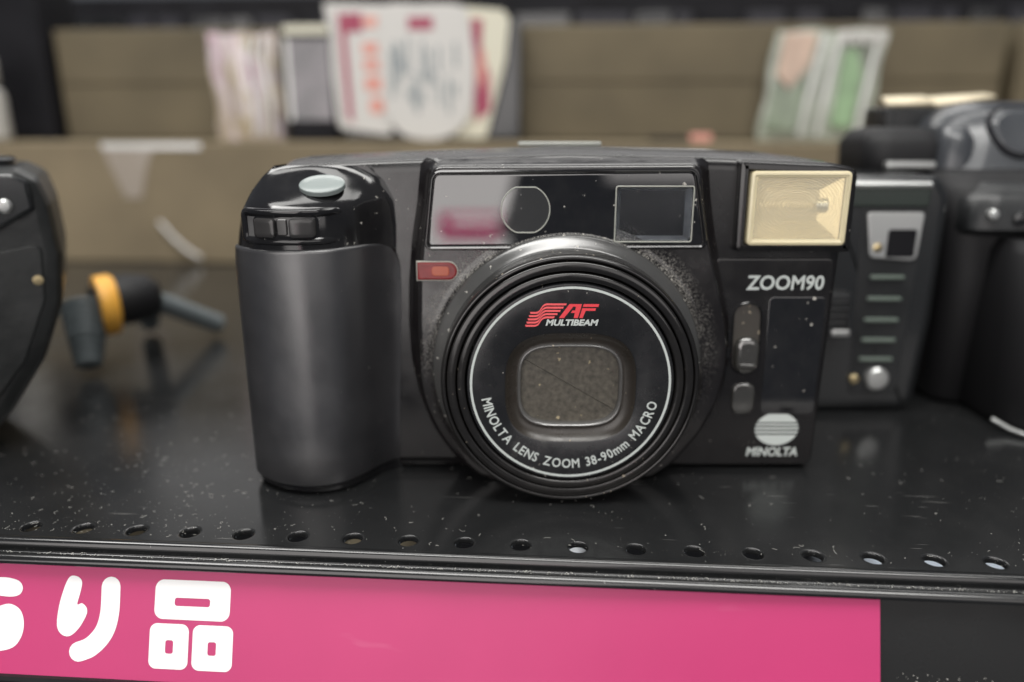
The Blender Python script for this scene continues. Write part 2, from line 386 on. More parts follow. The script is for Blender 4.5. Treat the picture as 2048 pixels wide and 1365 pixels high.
# ================================================================== THE SHELF (turned 4 degrees against the camera)
AS = -4.0
def shelf_part(name, vf, m, parent=None, **k):
    o = mesh_obj(name, vf[0], vf[1], m, parent, **k)
    if parent is None: o.rotation_euler = (0, 0, R(AS))
    return o
HY, PITCH, HR = -35.1, 11.55, 1.95
def shelf_mesh():
    mb = MB(); n = 24; y0, y1 = HY - 3.6, HY + 6
    x_off = 4.25; lo, hi = -36, 36
    for k in range(lo, hi + 1):
        cx = x_off + k * PITCH; v = []; f = []
        ring = []
        for i in range(n):
            a = 2 * math.pi * (i + 0.5) / n; c, s = math.cos(a), math.sin(a)
            tx = (PITCH / 2) / abs(c) if abs(c) > 1e-6 else 1e9
            ty = ((y1 - HY) if s > 0 else (HY - y0)) / abs(s) if abs(s) > 1e-6 else 1e9
            t = min(tx, ty); ring.append((cx + c * t, HY + s * t))
        # exact corners
        for (qx, qy) in ((cx - PITCH / 2, y0), (cx + PITCH / 2, y0), (cx + PITCH / 2, y1), (cx - PITCH / 2, y1)):
            j = min(range(n), key=lambda i: (ring[i][0] - qx) ** 2 + (ring[i][1] - qy) ** 2); ring[j] = (qx, qy)
        rows = [[(x, y, 0) for x, y in ring]]
        for r, z in ((HR + 0.75, 0), (HR + 0.45, 0), (HR + 0.15, -0.05), (HR, -0.25), (HR, -1.3)):
            rows.append([(cx + r * math.cos(2 * math.pi * (i + 0.5) / n), HY + r * math.sin(2 * math.pi * (i + 0.5) / n), z) for i in range(n)])
        mb.add(loft(rows, True))
    xa = x_off + (lo - 0.5) * PITCH; xb = x_off + (hi + 0.5) * PITCH
    o = len(mb.v)
    for k in range(lo, hi + 1):        # the rest of the sheet behind the holes
        a = x_off + (k - 0.5) * PITCH; b = a + PITCH
        mb.add(([(a, y1, 0), (b, y1, 0), (b, 420, 0), (a, 420, 0)], [(0, 1, 2, 3)]))
    return mb, xa, xb, y0
mb, XA, XB, YF = shelf_mesh()
shelf = mb.build('shelf', 'shelf', angle=50); shelf.rotation_euler = (0, 0, R(AS))
struct(shelf, 'glossy black steel shelf with a row of round holes along its front')
# front lip: two rounded ridges with a groove between, then the slanted label channel
YL = YF
prof = [(YL, 0.0), (YL - 0.5, 0.22), (YL - 1.0, 0.5), (YL - 1.7, 0.5), (YL - 2.3, 0.15), (YL - 2.6, -0.7), (YL - 2.75, -1.6), (YL - 3.1, -1.95), (YL - 4.1, -1.95), (YL - 4.45, -1.6),
        (YL - 4.75, -1.1), (YL - 5.3, -0.7), (YL - 6.0, -0.75), (YL - 6.6, -1.15), (YL - 6.85, -1.7), (YL - 6.8, -2.2), (YL - 6.3, -2.5), (YL - 4.6, -2.7), (YL - 4.2, -3.2)]
def sweep_x(prof, xa, xb, n=60):
    rows = [[(xa + (xb - xa) * i / n, y, z) for y, z in prof] for i in range(n + 1)]
    return loft(rows)
lip = shelf_part('front_lip', sweep_x(spline(prof, 4), XA, XB), 'lip', angle=60); lip.parent = shelf; lip.rotation_euler = (0, 0, 0)
TL = math.radians(19); cs, sn = math.cos(TL), math.sin(TL)
def chan(s, dz=0.0):           # s millimetres down the slanted channel, dz proud of it
    return (YL - 4.2 - s * sn - dz * cs, -3.2 - s * cs + dz * sn)
cp = [chan(0), chan(7), chan(21.8), chan(22.1, 0.4), chan(22.4, 1.6), chan(23.1, 2.0), chan(23.8, 1.6), chan(24.1, 0.2), chan(24.4, -3)]
ch = shelf_part('label_channel', sweep_x(cp, XA, XB), 'channel', angle=40); ch.parent = shelf; ch.rotation_euler = (0, 0, 0)

# pink price label, a bowed card standing in the channel
lab = thing('price_label', 'pink card label with white Japanese lettering in the shelf front channel', 'label', (0, 0, 0), AS)
LX0, LX1 = -190.0, 71.5
def lab_pt(x, s, d=0.0):
    t = (x + 110) / (LX1 + 110)
    bow = 0.5 + 0.9 * max(0.0, t) ** 2.2 - 0.55 * math.sin(min(max(t, 0), 1) * math.pi) * math.exp(-s / 9.0)
    y, z = chan(s, max(0.22, bow) + d); return (x, y, z)
def lab_grid(d0):
    n, k = 120, 12
    return loft([[lab_pt(LX0 + (LX1 - LX0) * i / n, -1.2 + 23.4 * j / k, d0) for j in range(k + 1)] for i in range(n + 1)])
mb = MB().add(lab_grid(0.0)).add(lab_grid(0.28))
n, k = 120, 12
def edge(x): return loft([[lab_pt(x, -1.2 + 23.4 * j / k, 0.0) for j in range(k + 1)], [lab_pt(x, -1.2 + 23.4 * j / k, 0.28) for j in range(k + 1)]])
mb.add(edge(LX1)).add(edge(LX0))
mb.build('card', 'pink', lab, angle=40)
def lab_map(u, v, d):
    """picture-plane mm on the card: u along, v down the slope"""
    return lab_pt(u, v, 0.28 + d)
def lab_glyph(name, outline, hole=None, parent=lab):
    if area2(outline) < 0: outline = outline[::-1]
    mb = MB(); k = len(outline); ce = None
    def put(loops, close=True):
        v = [lab_map(x, s, 0.06) for lp in loops for x, s in lp]; f = []
        q = len(loops[0])
        for j in range(len(loops) - 1):
            for i in range(q): f.append((j * q + i, j * q + (i + 1) % q, (j + 1) * q + (i + 1) % q, (j + 1) * q + i))
        return v, f
    if hole: mb.add(put([outline, hole]))
    else:
        mb.add(([lab_map(x, s, 0.06) for x, s in outline], [tuple(range(k))]))
    return mb.build(name, 'white', parent)
def rr_pts(cx, cs_, hx, hs, r, n=8):
    out = []
    for qx, qs, a0 in ((1, 1, 0), (-1, 1, 90), (-1, -1, 180), (1, -1, 270)):
        for j in range(n + 1):
            a = R(a0 + 90 * j / n); out.append((cx + qx * (hx - r) + r * math.cos(a), cs_ + qs * (hs - r) + r * math.sin(a)))
    return out
GLYPHS = []   # filled in below, once the letter places are known
def stroke(pts, rad, n=8):
    """thick round-ended stroke outline in (u, s)"""
    P = [Vector(p) for p in spline(pts, n)]; Lf, Rt = [], []
    rads = rad if isinstance(rad, (list, tuple)) else [rad] * len(P)
    if len(rads) != len(P):
        rads = [rads[0] + (rads[-1] - rads[0]) * i / (len(P) - 1) for i in range(len(P))]
    for i, p in enumerate(P):
        t = (P[min(i + 1, len(P) - 1)] - P[max(i - 1, 0)]).normalized(); nn = Vector((-t.y, t.x))
        Lf.append(p + nn * rads[i]); Rt.append(p - nn * rads[i])
    def cap(c, t, r):
        nn = Vector((-t.y, t.x)); return [c - nn * r * math.cos(a) + t * r * math.sin(a) for a in [math.pi * j / 8 for j in range(1, 8)]]
    t1 = (P[-1] - P[-2]).normalized(); t0 = (P[0] - P[1]).normalized()
    out = Rt + cap(P[-1], t1, rads[-1]) + Lf[::-1] + [p for p in cap(P[0], t0, rads[0])]
    return [tuple(p) for p in out]
# places: u measured along the shelf, s down the card
U0 = -74.0
lab_glyph('letter_box', rr_pts(-60.3, 6.2, 7.7, 3.85, 1.8), rr_pts(-60.3, 6.6, 3.6, 0.8, 0.5))
lab_glyph('letter_box', rr_pts(-64.7, 15.3, 4.0, 4.4, 1.5), rr_pts(-64.6, 15.4, 0.8, 1.3, 0.45))
lab_glyph('letter_box', rr_pts(-55.8, 15.3, 4.1, 4.4, 1.5), rr_pts(-55.9, 15.4, 0.85, 1.3, 0.45))
lab_glyph('letter_stroke', spline([(-86.2, 3.0), (-84.6, 2.4), (-83.3, 3.4), (-83.5, 5.6), (-84.0, 7.9), (-83.0, 7.7), (-82.0, 8.6), (-82.0, 10.0), (-83.4, 12.6), (-85.2, 14.2), (-87.0, 13.9), (-88.0, 12.0), (-87.6, 7.5)], 5, True))
lab_glyph('letter_stroke', stroke([(-77.2, 4.2), (-77.2, 9.5), (-78.2, 13.2), (-80.6, 16.0), (-83.2, 17.2)], 1.95))
lab_glyph('letter_curve', spline([(-99, 8.5), (-96.2, 9.2), (-95.0, 11.5), (-95.2, 14.5), (-97, 17.0), (-101, 17.8), (-104, 16), (-103, 11)], 5, True))
lab_glyph('letter_curve', spline([(-101, 3.4), (-97.0, 3.6), (-95.6, 5.0), (-96.3, 6.6), (-99, 7.0), (-103, 6.2)], 5, True))

# lint and dust lying on the shelf and in its groove
def dust_mesh():
    random.seed(7); mb = MB()
    def flake(x, y, z, s):
        pts = []; a0 = random.random() * 6.28; k = random.choice((3, 4, 5))
        for i in range(k):
            a = a0 + 6.283 * i / k; r = s * random.uniform(0.5, 1.2); pts.append((x + r * math.cos(a), y + r * math.sin(a), z + 0.02 + s * 0.2 * random.random()))
        top = (x, y, z + s * random.uniform(0.4, 0.9)); v = pts + [top]; f = [(i, (i + 1) % k, k) for i in range(k)] + [tuple(range(k))]
        mb.add((v, f))
    def fibre(x, y, z, ln, wd):
        a = random.random() * 6.28; p = [x, y, z + wd]; path = []; da = random.uniform(-0.7, 0.7)
        for i in range(7):
            path.append(tuple(p)); a += da + random.uniform(-0.35, 0.35)
            p = [p[0] + math.cos(a) * ln / 7, p[1] + math.sin(a) * ln / 7, max(z + wd, p[2] + random.uniform(-0.08, 0.12) * ln / 3)]
        mb.add(tube(path, wd, 4))
    for i in range(4200):
        x = random.uniform(-140, 130); y = YF + 2 + 120 * random.random() ** 1.7
        den = 0.45 + 0.55 * math.sin(x * 0.045 + 1.8) * math.sin(x * 0.021 + y * 0.03)
        if random.random() > max(0.12, den): continue
        flake(x, y, 0, random.choice((0.03, 0.035, 0.045, 0.06, 0.11)) * random.uniform(0.6, 1.3))
    for i in range(420):
        flake(random.gauss(-90, 26), YF + 2 + 48 * random.random() ** 1.5, 0, random.choice((0.03, 0.04, 0.05, 0.06, 0.10)))
    for i in range(70):
        fibre(random.gauss(-80, 24), YF + 2 + 40 * random.random() ** 1.4, 0, random.uniform(0.4, 1.6), random.uniform(0.02, 0.035))
    for i in range(170):
        fibre(random.uniform(-130, 120), YF + 2 + 75 * random.random() ** 1.5, 0, random.uniform(0.4, 1.9), random.uniform(0.02, 0.035))
    for i in range(700):
        flake(random.uniform(-130, 120), YL - random.uniform(2.9, 4.4), -1.93, random.uniform(0.04, 0.14))
    for i in range(190):
        fibre(random.uniform(-130, 120), YL - random.uniform(2.9, 4.3), -1.8, random.uniform(0.4, 1.6), random.uniform(0.03, 0.055))
    for i in range(200):
        s = random.uniform(14, 20.4); y, z = chan(s, 0.1); flake(random.uniform(63, 120), y, z, random.uniform(0.06, 0.2))
    for i in range(40):
        s = random.uniform(15, 20.4); y, z = chan(s, 0.1); fibre(random.uniform(63, 120), y, z, random.uniform(0.6, 1.8), 0.05)
    return mb
dm = dust_mesh().build('dust', 'dustm', smooth=False); dm.rotation_euler = (0, 0, R(AS))
tag(dm, 'pale lint and dust specks scattered along the shelf front', 'dust'); dm['kind'] = 'stuff'

# ================================================================== MAIN COMPACT CAMERA
CAM = thing('compact_camera', 'black zoom compact camera with red lens lettering standing on the shelf', 'camera')
body_o = rpoly([(-59.6, 0.2), (72.6, 0.2), (74.6, 2.2), (75.2, 50), (75.8, 69.6), (73.2, 72.6), (60, 74.4), (47, 75.0), (12.6, 75.8), (-31, 74.2), (-50.5, 73.2), (-56.0, 69.2), (-59.6, 61)],
               [2, 2, 2, 20, 3, 3, 10, 10, 10, 10, 4, 5, 5])
mesh_obj('body', *prism(body_o, [(2.6, 0.0), (0.9, 0.35), (0.3, 0.9), (0.0, 1.9), (-0.5, 5), (-1.2, 10), (-1.3, 22), (-0.3, 32), (1.5, 35.5), (4, 36.5)]), 'body', CAM, angle=40).data
for vtx in CAM.children[0].data.vertices:
    if vtx.co.z < 0.2 * S: vtx.co.z = 0.2 * S

# --- grip: one lofted bulge, shoulder and belly
SEC = [(-58.5, 16), (-60.9, 6), (-61.2, -1.5), (-60.6, -6.0), (-58.5, -9.2), (-54.4, -12.2), (-50.5, -13.8), (-46.4, -14.5), (-42.4, -14.0), (-38.6, -12.2), (-35.2, -8.4), (-32.2, -3.6), (-29.6, -0.6), (-27.2, 0.6)]
SECP = spline(SEC, 5)
def grip_y(x):
    best = None
    for a, b in zip(SECP[10:], SECP[11:]):
        if a[0] <= x <= b[0] or b[0] <= x <= a[0]:
            t = (x - a[0]) / (b[0] - a[0]) if abs(b[0] - a[0]) > 1e-6 else 0
            return a[1] + (b[1] - a[1]) * t
    return -12.0
def lerp_tab(tab, z):
    for (a, fa), (b, fb) in zip(tab, tab[1:]):
        if a <= z <= b: return fa + (fb - fa) * (z - a) / (b - a)
    return tab[-1][1] if z > tab[-1][0] else tab[0][1]
FT = [(0, 0.90), (0.5, 0.955), (1.4, 0.99), (2.6, 1.0), (62.4, 1.0), (63.8, 0.985), (64.9, 0.94), (65.9, 0.86), (67.4, 0.69), (69.0, 0.49), (70.6, 0.29), (71.8, 0.14), (72.8, 0.03), (73.2, 0.0)]
ST = [(0, 1.2), (0.6, 0.5), (2, 0.0), (52, 0.0), (58, 0.5), (64, 2.0), (68, 3.8), (71, 6.0), (73.2, 8.6)]
RT = [(0, 0.0), (60, 2.6), (66, 2.3), (70, 0.3), (73.2, -3.5)]
def sec_row(z, out=0.0, t0=0.0, t1=1.0, n=66):
    fz = lerp_tab(FT, z); sz = lerp_tab(ST, z); rt = lerp_tab(RT, z); row = []
    pts = []
    for i in range(n):
        t = (t0 + (t1 - t0) * i / (n - 1)) * (len(SECP) - 1); j = min(int(t), len(SECP) - 2); u = t - j
        x = SECP[j][0] + (SECP[j + 1][0] - SECP[j][0]) * u; y = SECP[j][1] + (SECP[j + 1][1] - SECP[j][1]) * u
        if y < 0: y *= fz
        wl = max(0.0, min(1.0, (-42 - x) / 18.0)); x += sz * wl
        wr = max(0.0, min(1.0, (x + 42) / 14.0)); x += rt * wr
        pts.append(Vector((x, y)))
    for i, p in enumerate(pts):
        if out:
            tg = (pts[min(i + 1, n - 1)] - pts[max(i - 1, 0)]).normalized(); p = p + Vector((tg.y, -tg.x)) * out
        row.append((p.x, p.y, z))
    return row
zs = [0.1, 0.5, 1.0, 1.6, 2.6, 10, 25, 40, 52, 57, 60, 62.4, 63.2, 63.8, 64.4, 64.9, 65.4, 65.9, 66.6, 67.4, 68.2, 69, 69.8, 70.6, 71.2, 71.8, 72.4, 72.8, 73.2]
gv, gf = loft([sec_row(z) for z in zs]); nrow = 66
gf = gf + [tuple(range(nrow))]
mesh_obj('grip_shoulder', gv, gf, 'shoulder', CAM, angle=60)
# matt pad on the grip with its rounded upper inner corner
PT = [(2.4, 0.965), (46, 0.975), (51, 0.965), (53.6, 0.945), (55.2, 0.915), (56.2, 0.87), (56.7, 0.80)]
pz = [2.4, 2.7, 3.1, 10, 20, 30, 40, 46, 49, 51, 52.6, 53.6, 54.5, 55.2, 55.8, 56.2, 56.5, 56.7]
rows = []
for i, z in enumerate(pz):
    e = 0.0 if i in (0, len(pz) - 1) else (0.4 if i in (1, len(pz) - 2) else 0.6)
    r = sec_row(z, e, 0.05, lerp_tab(PT, z), 60); r0 = sec_row(z, -0.2, 0.05, lerp_tab(PT, z), 60)
    rows.append([r0[0]] + r + [r0[-1]])
mesh_obj('grip_pad', *loft(rows), 'pad', CAM, angle=50)
# shutter button on the sloping shoulder
bt = MB(); bx, by, bz = -40.6, -6.9, 69.75; ta = R(25)
prof = [(1.0, -0.9), (1.0, -0.05), (0.97, 0.12), (0.88, 0.22), (0.5, 0.30), (0.0, 0.33)]
v = []; f = []; n = 48
for r, h in prof:
    for i in range(n):
        a = 2 * math.pi * i / n; px, pq = 4.9 * r * math.cos(a), 3.9 * r * math.sin(a)
        v.append((bx + px, by + pq * math.cos(ta) - h * math.sin(ta), bz + pq * math.sin(ta) + h * math.cos(ta) - 0.03 * 0))
for j in range(len(prof) - 1):
    for i in range(n): f.append((j * n + i, j * n + (i + 1) % n, (j + 1) * n + (i + 1) % n, (j + 1) * n + i))
mesh_obj('shutter_button', v, f, 'button', CAM)
# zoom lever: bezel, bed, two pads and the ridge between, all following the curved front
def on_grip(x, y, z): return (x, grip_y(x) + y, z)
def dense(o, step=0.8):
    out = []
    for i in range(len(o)):
        a = Vector(o[i]); b = Vector(o[(i + 1) % len(o)]); k = max(1, int((b - a).length / step))
        out += [tuple(a + (b - a) * j / k) for j in range(k)]
    return out
def grip_prism(o, prof, cap1=True):
    o = dense(o); v, f = prism(o, prof, False, False)
    if cap1:       # fan the front face so it follows the curve
        k = len(o); base = (len(prof) - 1) * k; cx = sum(p[0] for p in v[base:]) / k; cz = sum(p[2] for p in v[base:]) / k
        for s in (0.66, 0.33):
            v += [(cx + (p[0] - cx) * s, prof[-1][1], cz + (p[2] - cz) * s) for p in v[base:base + k]]
        b2 = base + k
        for q in range(2):
            for i in range(k): f.append((base + q * k + i, base + q * k + (i + 1) % k, base + (q + 1) * k + (i + 1) % k, base + (q + 1) * k + i))
        v.append((cx, prof[-1][1], cz)); e = len(v) - 1; b3 = base + 2 * k
        for i in range(k): f.append((b3 + i, b3 + (i + 1) % k, e))
    return [on_grip(*p) for p in v], f
zl = mesh_obj('zoom_lever', *grip_prism(rrect(-55.6, 58.4, -38.2, 64.2, 0.8, 4), [(0, 0.6), (0, -0.15), (0.1, -0.25)]), 'lever_floor', CAM)
v, f = prism(dense(rrect(-57.4, 57.6, -35.4, 65.2, 1.8, 6)), [(0, 0.5), (0.1, -0.35), (0.4, -0.75), (0.8, -0.85), (1.3, -0.7), (1.7, -0.3), (1.8, 0.4)], False, False)
mesh_obj('lever_bezel', [on_grip(*p) for p in v], f, 'shoulder', zl)
for x0, x1 in ((-53.6, -48.9), (-45.9, -40.6)):
    mesh_obj('lever_pad', *grip_prism(rrect(x0, 59.3, x1, 63.3, 0.8, 5), [(0, 0), (0, -1.0), (0.12, -1.3), (0.4, -1.45)]), 'lever', zl)
mesh_obj('lever_ridge', *grip_prism(rrect(-48.5, 59.8, -46.3, 63.2, 0.4, 4), [(0, 0), (0, -0.7), (0.2, -0.9)]), 'lever', zl)
mesh_obj('lever_base', *grip_prism(rrect(-54.0, 58.8, -40.2, 63.6, 1.0, 5), [(0, 0), (0, -0.4), (0.3, -0.55)]), 'shoulder', zl)

# --- raised central housing
hous = [(-17.0, 73.2), (-18.0, 65), (-19.5, 56.7), (-20.5, 47), (-20.9, 38), (-20.6, 29), (-19.0, 20), (-15.7, 11.5), (-10.5, 4), (-7, 1.0), (33, 1.0), (38.2, 4.6), (44.0, 12.4), (47.6, 20), (48.9, 28), (48.2, 37), (46.2, 45), (42.9, 57), (41.2, 66), (40.2, 73.6)]
hous_s = rpoly(hous, [2.5, 20, 30, 30, 30, 30, 30, 20, 10, 3, 3, 10, 15, 15, 20, 20, 20, 20, 20, 2.5], 4)
v, f = prism(hous_s, [(-3.6, 0.3), (-3.0, -0.25), (-2.2, -0.9), (-1.5, -2.0), (-0.9, -3.6), (-0.45, -5.4), (-0.2, -6.5), (0.15, -6.95), (0.6, -7.1)])
v = [(x, y, min(max(z, 0.35), 74.9)) for x, y, z in v]
mesh_obj('lens_housing', v, f, 'housing', CAM, angle=45)
# window strip with its rim
win_o = rpoly([(-18.3, 56.4), (41.7, 56.7), (38.7, 72.2), (-16.4, 71.7)], [0.8, 0.8, 1.5, 1.5], 5)
wn = mesh_obj('window_panel', *plate(win_o, -6.6, -7.55, 0.35), 'glass', CAM)
v, f = frame(offset(win_o[::1] if area2(win_o) > 0 else win_o[::-1], -0.85), 0.75, -6.6, -7.95, 0.28)
mesh_obj('window_rim', v, f, 'shoulder', wn)
# round AF window (flat foot) and viewfinder window
afo = [(2.9 + 5.35 * math.cos(a), max(59.3, min(69.2, 64.3 + 5.35 * math.sin(a)))) for a in [2 * math.pi * i / 64 for i in range(64)]]
aw = mesh_obj('autofocus_window', *plate(afo, -7.0, -7.66, 0.08), 'af_glass', wn)
mesh_obj('window_edge', *frame(afo, 0.26, -7.3, -7.74, 0.06), 'line', aw)
vfo = rrect(22.1, 57.3, 39.0, 69.4, 0.6, 5)
def cut(o, outline, y0, y1):
    """open a real hole through a mesh"""
    c = mesh_obj('cutter', *prism(outline, [(0, y0), (0, y1)]), 'black', smooth=False)
    md = o.modifiers.new('hole', 'BOOLEAN'); md.operation = 'DIFFERENCE'; md.object = c; md.solver = 'EXACT'
    dg = bpy.context.evaluated_depsgraph_get(); dg.update()
    me = bpy.data.meshes.new_from_object(o.evaluated_get(dg)); o.modifiers.remove(md)
    if len(me.polygons) > 10: o.data = me
    bpy.data.objects.remove(c)
vhole = rrect(22.5, 57.7, 38.6, 69.0, 0.5, 4)
cut(wn, vhole, -5.0, -9.0)
cut([c for c in CAM.children if c.name.startswith('lens_housing')][0], vhole, -5.0, -9.0)
def rect3(x0, x1, z0, z1, y): return [(x0, y, z0), (x1, y, z0), (x1, y, z1), (x0, y, z1)]
vw = mesh_obj('viewfinder_window', *loft([rect3(22.45, 38.65, 57.65, 69.05, -7.5), rect3(22.6, 38.5, 57.8, 68.9, -6.4), rect3(26.0, 35.0, 60.2, 66.6, -1.0)], True), 'cavity', wn, angle=30)
mesh_obj('eyepiece_lens', *lathe([(5.0, -0.6), (4.4, -1.6), (3.2, -2.1), (1.6, -2.4), (0.0, -2.5)], 30.0, 63.4, 40), 'ocular', vw, angle=60)
mesh_obj('eyepiece_wall', *prism(rrect(25.5, 59.8, 35.4, 67.0, 0.3, 2), [(0, -0.5), (0, -0.95), (0.05, -1.0)]), 'cavity', vw)
mesh_obj('window_glass', *prism(vhole, [(0.0, -7.2), (0.0, -7.55), (0.05, -7.6)]), 'clear_glass', vw)
mesh_obj('window_edge', *frame(vfo, 0.28, -7.3, -7.76, 0.06), 'line', vw)
# red self-timer lamp
ro = [(-20.8, 49.0), (-14.0, 49.0)] + [(-14.0 + 1.95 * math.cos(a), 50.95 + 1.95 * math.sin(a)) for a in [R(-90 + 180 * i / 12) for i in range(13)]] + [(-20.8, 52.9)]
rl = mesh_obj('timer_lamp', *plate(ro, -5.5, -7.75, 0.3), 'red', CAM)
mesh_obj('lamp_core', *plate(rrect(-17.6, 49.9, -13.8, 52.0, 0.7), -7.5, -7.80, 0.05), 'amber', rl)
mesh_obj('lamp_edge', *frame(offset(ro, -0.22), 0.22, -6.6, -7.5, 0.06), 'line', rl)

# --- lens
COLL = [(33.2, -6.9), (32.0, -7.12), (31.0, -7.35), (30.3, -7.8)]
mesh_obj('lens_collar', *lathe(COLL, clampz=0.25), 'housing', CAM, angle=60)
LENS = mesh_obj('lens', *lathe([(28.0, -8), (27.75, -12.5), (27.75, -17.2), (27.7, -18.0), (27.5, -18.5), (27.2, -18.75), (26.85, -18.78), (26.65, -18.6), (26.55, -18.1), (26.5, -16.2), (26.4, -16.0), (26.35, -10)], clampz=0.2), 'ring', CAM, angle=60)
mesh_obj('barrel_shoulder', *lathe([(30.4, -7.5), (30.35, -8.3), (30.2, -8.85), (29.9, -9.2), (29.3, -9.76), (28.65, -10.36), (28.05, -10.92), (27.85, -11.15), (27.7, -11.2)], clampz=0.2), 'collar', LENS, angle=60)
mesh_obj('zoom_ring', *lathe([(26.35, -10), (26.35, -18.6), (26.25, -18.95), (26.0, -19.1), (24.75, -19.2), (24.5, -19.05), (24.4, -18.6), (24.35, -17.4), (24.2, -13)]), 'ring', LENS, angle=60)
mesh_obj('front_ring', *lathe([(24.1, -13), (24.1, -19.15), (24.0, -19.45), (23.8, -19.55), (22.75, -19.62), (22.5, -19.45), (22.4, -19.0), (22.3, -18.3), (22.2, -16)]), 'ring', LENS, angle=60)
NS = 128
def sup(cx, cz, a, b, e, n=NS):
    out = []
    for i in range(n):
        t = 2 * math.pi * i / n; c, s = math.cos(t), math.sin(t)
        r = (abs(c / a) ** e + abs(s / b) ** e) ** (-1 / e); out.append((cx + r * c, cz + r * s))
    return out
SX, SZ = 12.45, 27.9
def row3(o, y): return [(x, y, z) for x, z in o]
ang0 = circle(LX, LZ, 22.05, NS); ang1 = circle(LX, LZ, 21.85, NS)
OUT = sup(SX, SZ, 14.2, 12.5, 3.1)
face_rows = [row3(circle(LX, LZ, 22.05, NS), -17), row3(circle(LX, LZ, 22.05, NS), -19.25), row3(ang1, -19.55), row3(circle(LX, LZ, 21.5, NS), -19.6), row3(OUT, -19.6), row3(sup(SX, SZ, 13.9, 12.2, 3.1), -19.45)]
fp = mesh_obj('faceplate', *loft(face_rows, True), 'face', LENS, angle=40)
rec_rows = [row3(sup(SX, SZ, 13.9, 12.2, 3.1), -19.45), row3(sup(SX, SZ, 13.5, 11.8, 3.1), -18.9), row3(sup(SX, SZ, 12.9, 11.1, 3.2), -18.3), row3(sup(SX, SZ, 12.0, 10.2, 3.3), -17.9),
            row3(sup(SX, SZ, 11.3, 9.45, 3.5), -17.8), row3(sup(SX, SZ, 10.95, 9.1, 3.7), -17.95), row3(sup(SX, SZ, 10.75, 8.9, 3.7), -17.85), row3(sup(SX, SZ, 10.6, 8.75, 3.7), -17.3), row3(sup(SX, SZ, 10.55, 8.7, 3.7), -16.0)]
mesh_obj('barrier_recess', *loft(rec_rows, True), 'recess', LENS, angle=50)
# two barrier blades meeting on a slanting line
inner = sup(SX, SZ, 10.9, 9.05, 3.7, 96); dd = Vector((19.6 - 2.7, 23.6 - 33.6)).normalized(); nn_ = Vector((-dd.y, dd.x)); c0 = Vector((11.3, 28.5))
for side, y in ((1, -16.66), (-1, -16.55)):
    pts = []; dist = lambda p: side * (Vector(p) - c0).dot(nn_) - 0.05
    for a, b in zip(inner, inner[1:] + inner[:1]):          # clip the opening along the seam
        da, db = dist(a), dist(b)
        if da >= 0: pts.append(a)
        if da * db < 0: pts.append(tuple(Vector(a).lerp(Vector(b), da / (da - db))))
    mesh_obj('barrier_blade', *prism(pts, [(0, y + 0.9), (0, y)]), 'blade', LENS)
mesh_obj('barrier_rim', *loft([row3(sup(SX, SZ, 11.35, 9.5, 3.5), -17.75), row3(sup(SX, SZ, 11.15, 9.3, 3.6), -18.15), row3(sup(SX, SZ, 10.9, 9.05, 3.7), -18.25), row3(sup(SX, SZ, 10.65, 8.8, 3.7), -18.05), row3(sup(SX, SZ, 10.5, 8.65, 3.7), -17.4), row3(sup(SX, SZ, 10.5, 8.65, 3.7), -16.4)], True), 'rim', LENS, angle=60)
mesh_obj('silver_ring', *lathe([(21.35, -19.4), (21.35, -19.66), (20.85, -19.66), (20.85, -19.4)]), 'print', LENS)
# round lettering
def arc_text(s, r, h, a0, a1, y, bold):
    mb = MB(); gl = []; gap = 0.10; tot = 0
    for chh in s:
        if chh == ' ': gl.append((None, 0.46)); tot += 0.46; continue
        v, f, (a, b, c, d) = text_shape(chh, bold); gl.append(((v, f, a, b), b - a + gap)); tot += b - a + gap
    tot -= gap; cap = text_shape('M', bold)[2]; k = h / (cap[3] - cap[2])
    span = R(a1 - a0); fit = span * r / (tot * k); pos = 0
    for g, adv in gl:
        if g:
            v, f, a, b = g; mid = pos + (b - a) / 2; ang = R(a0) + span * mid / tot
            # upright at the bottom of the circle: the letter's up points to the centre
            cxx, czz = LX + r * math.cos(ang), LZ + r * math.sin(ang); ux, uz = -math.cos(ang), -math.sin(ang); rx, rz_ = uz, -ux
            wv = []
            for p, q in v:
                px = (p - (a + b) / 2) * k * fit; qz = (q - 0.35) * k
                wv.append((cxx + rx * px + ux * qz, y, czz + rz_ * px + uz * qz))
            mb.add((wv, f))
        pos += adv
    return mb
tx = arc_text('MINOLTA LENS ZOOM 38-90mm MACRO', 18.1, 2.15, 189.5, 348, -19.64, 0.018)
mesh_obj('lens_lettering', tx.v, tx.f, 'print', LENS, smooth=False)
# AF emblem: five waving stripes, sloped letters A F, and MULTIBEAM
ex0, ez0 = 2.6, 41.6
def E(u, v): return (2.75 + (u - 385) / 1172 * 15.2, 41.9 + (735 - v) / 335 * 4.75 - 0.25)     # emblem drawing grid -> mm
em = MB()
for i in range(5):
    def wv(off):
        return [E(460 - 19 * i + (8 if off else 0), 520 + 48.5 * i + off)] + [E(*p) for p in spline([(560 - 6 * i, 520 + 48.5 * i + off), (605 - 4 * i, 500 + 48.5 * i + off), (660 - 4 * i, 425 + 48.5 * i + off), (710 - 2 * i, 395 + 48.5 * i + off), (770, 393 + 48.5 * i + off)], 4)] + [E(1042 - 47 * i - (10 if off else 0), 393 + 48.5 * i + off)]
    a = wv(0); b = wv(29)
    for j in range(len(a) - 1):
        em.add(([(*[a[j][0]], -19.64, a[j][1]), (a[j + 1][0], -19.64, a[j + 1][1]), (b[j + 1][0], -19.64, b[j + 1][1]), (b[j][0], -19.64, b[j][1])], [(0, 1, 2, 3)]))
mesh_obj('emblem_stripes', em.v, em.f, 'print_pink', LENS, smooth=False)
el = MB()
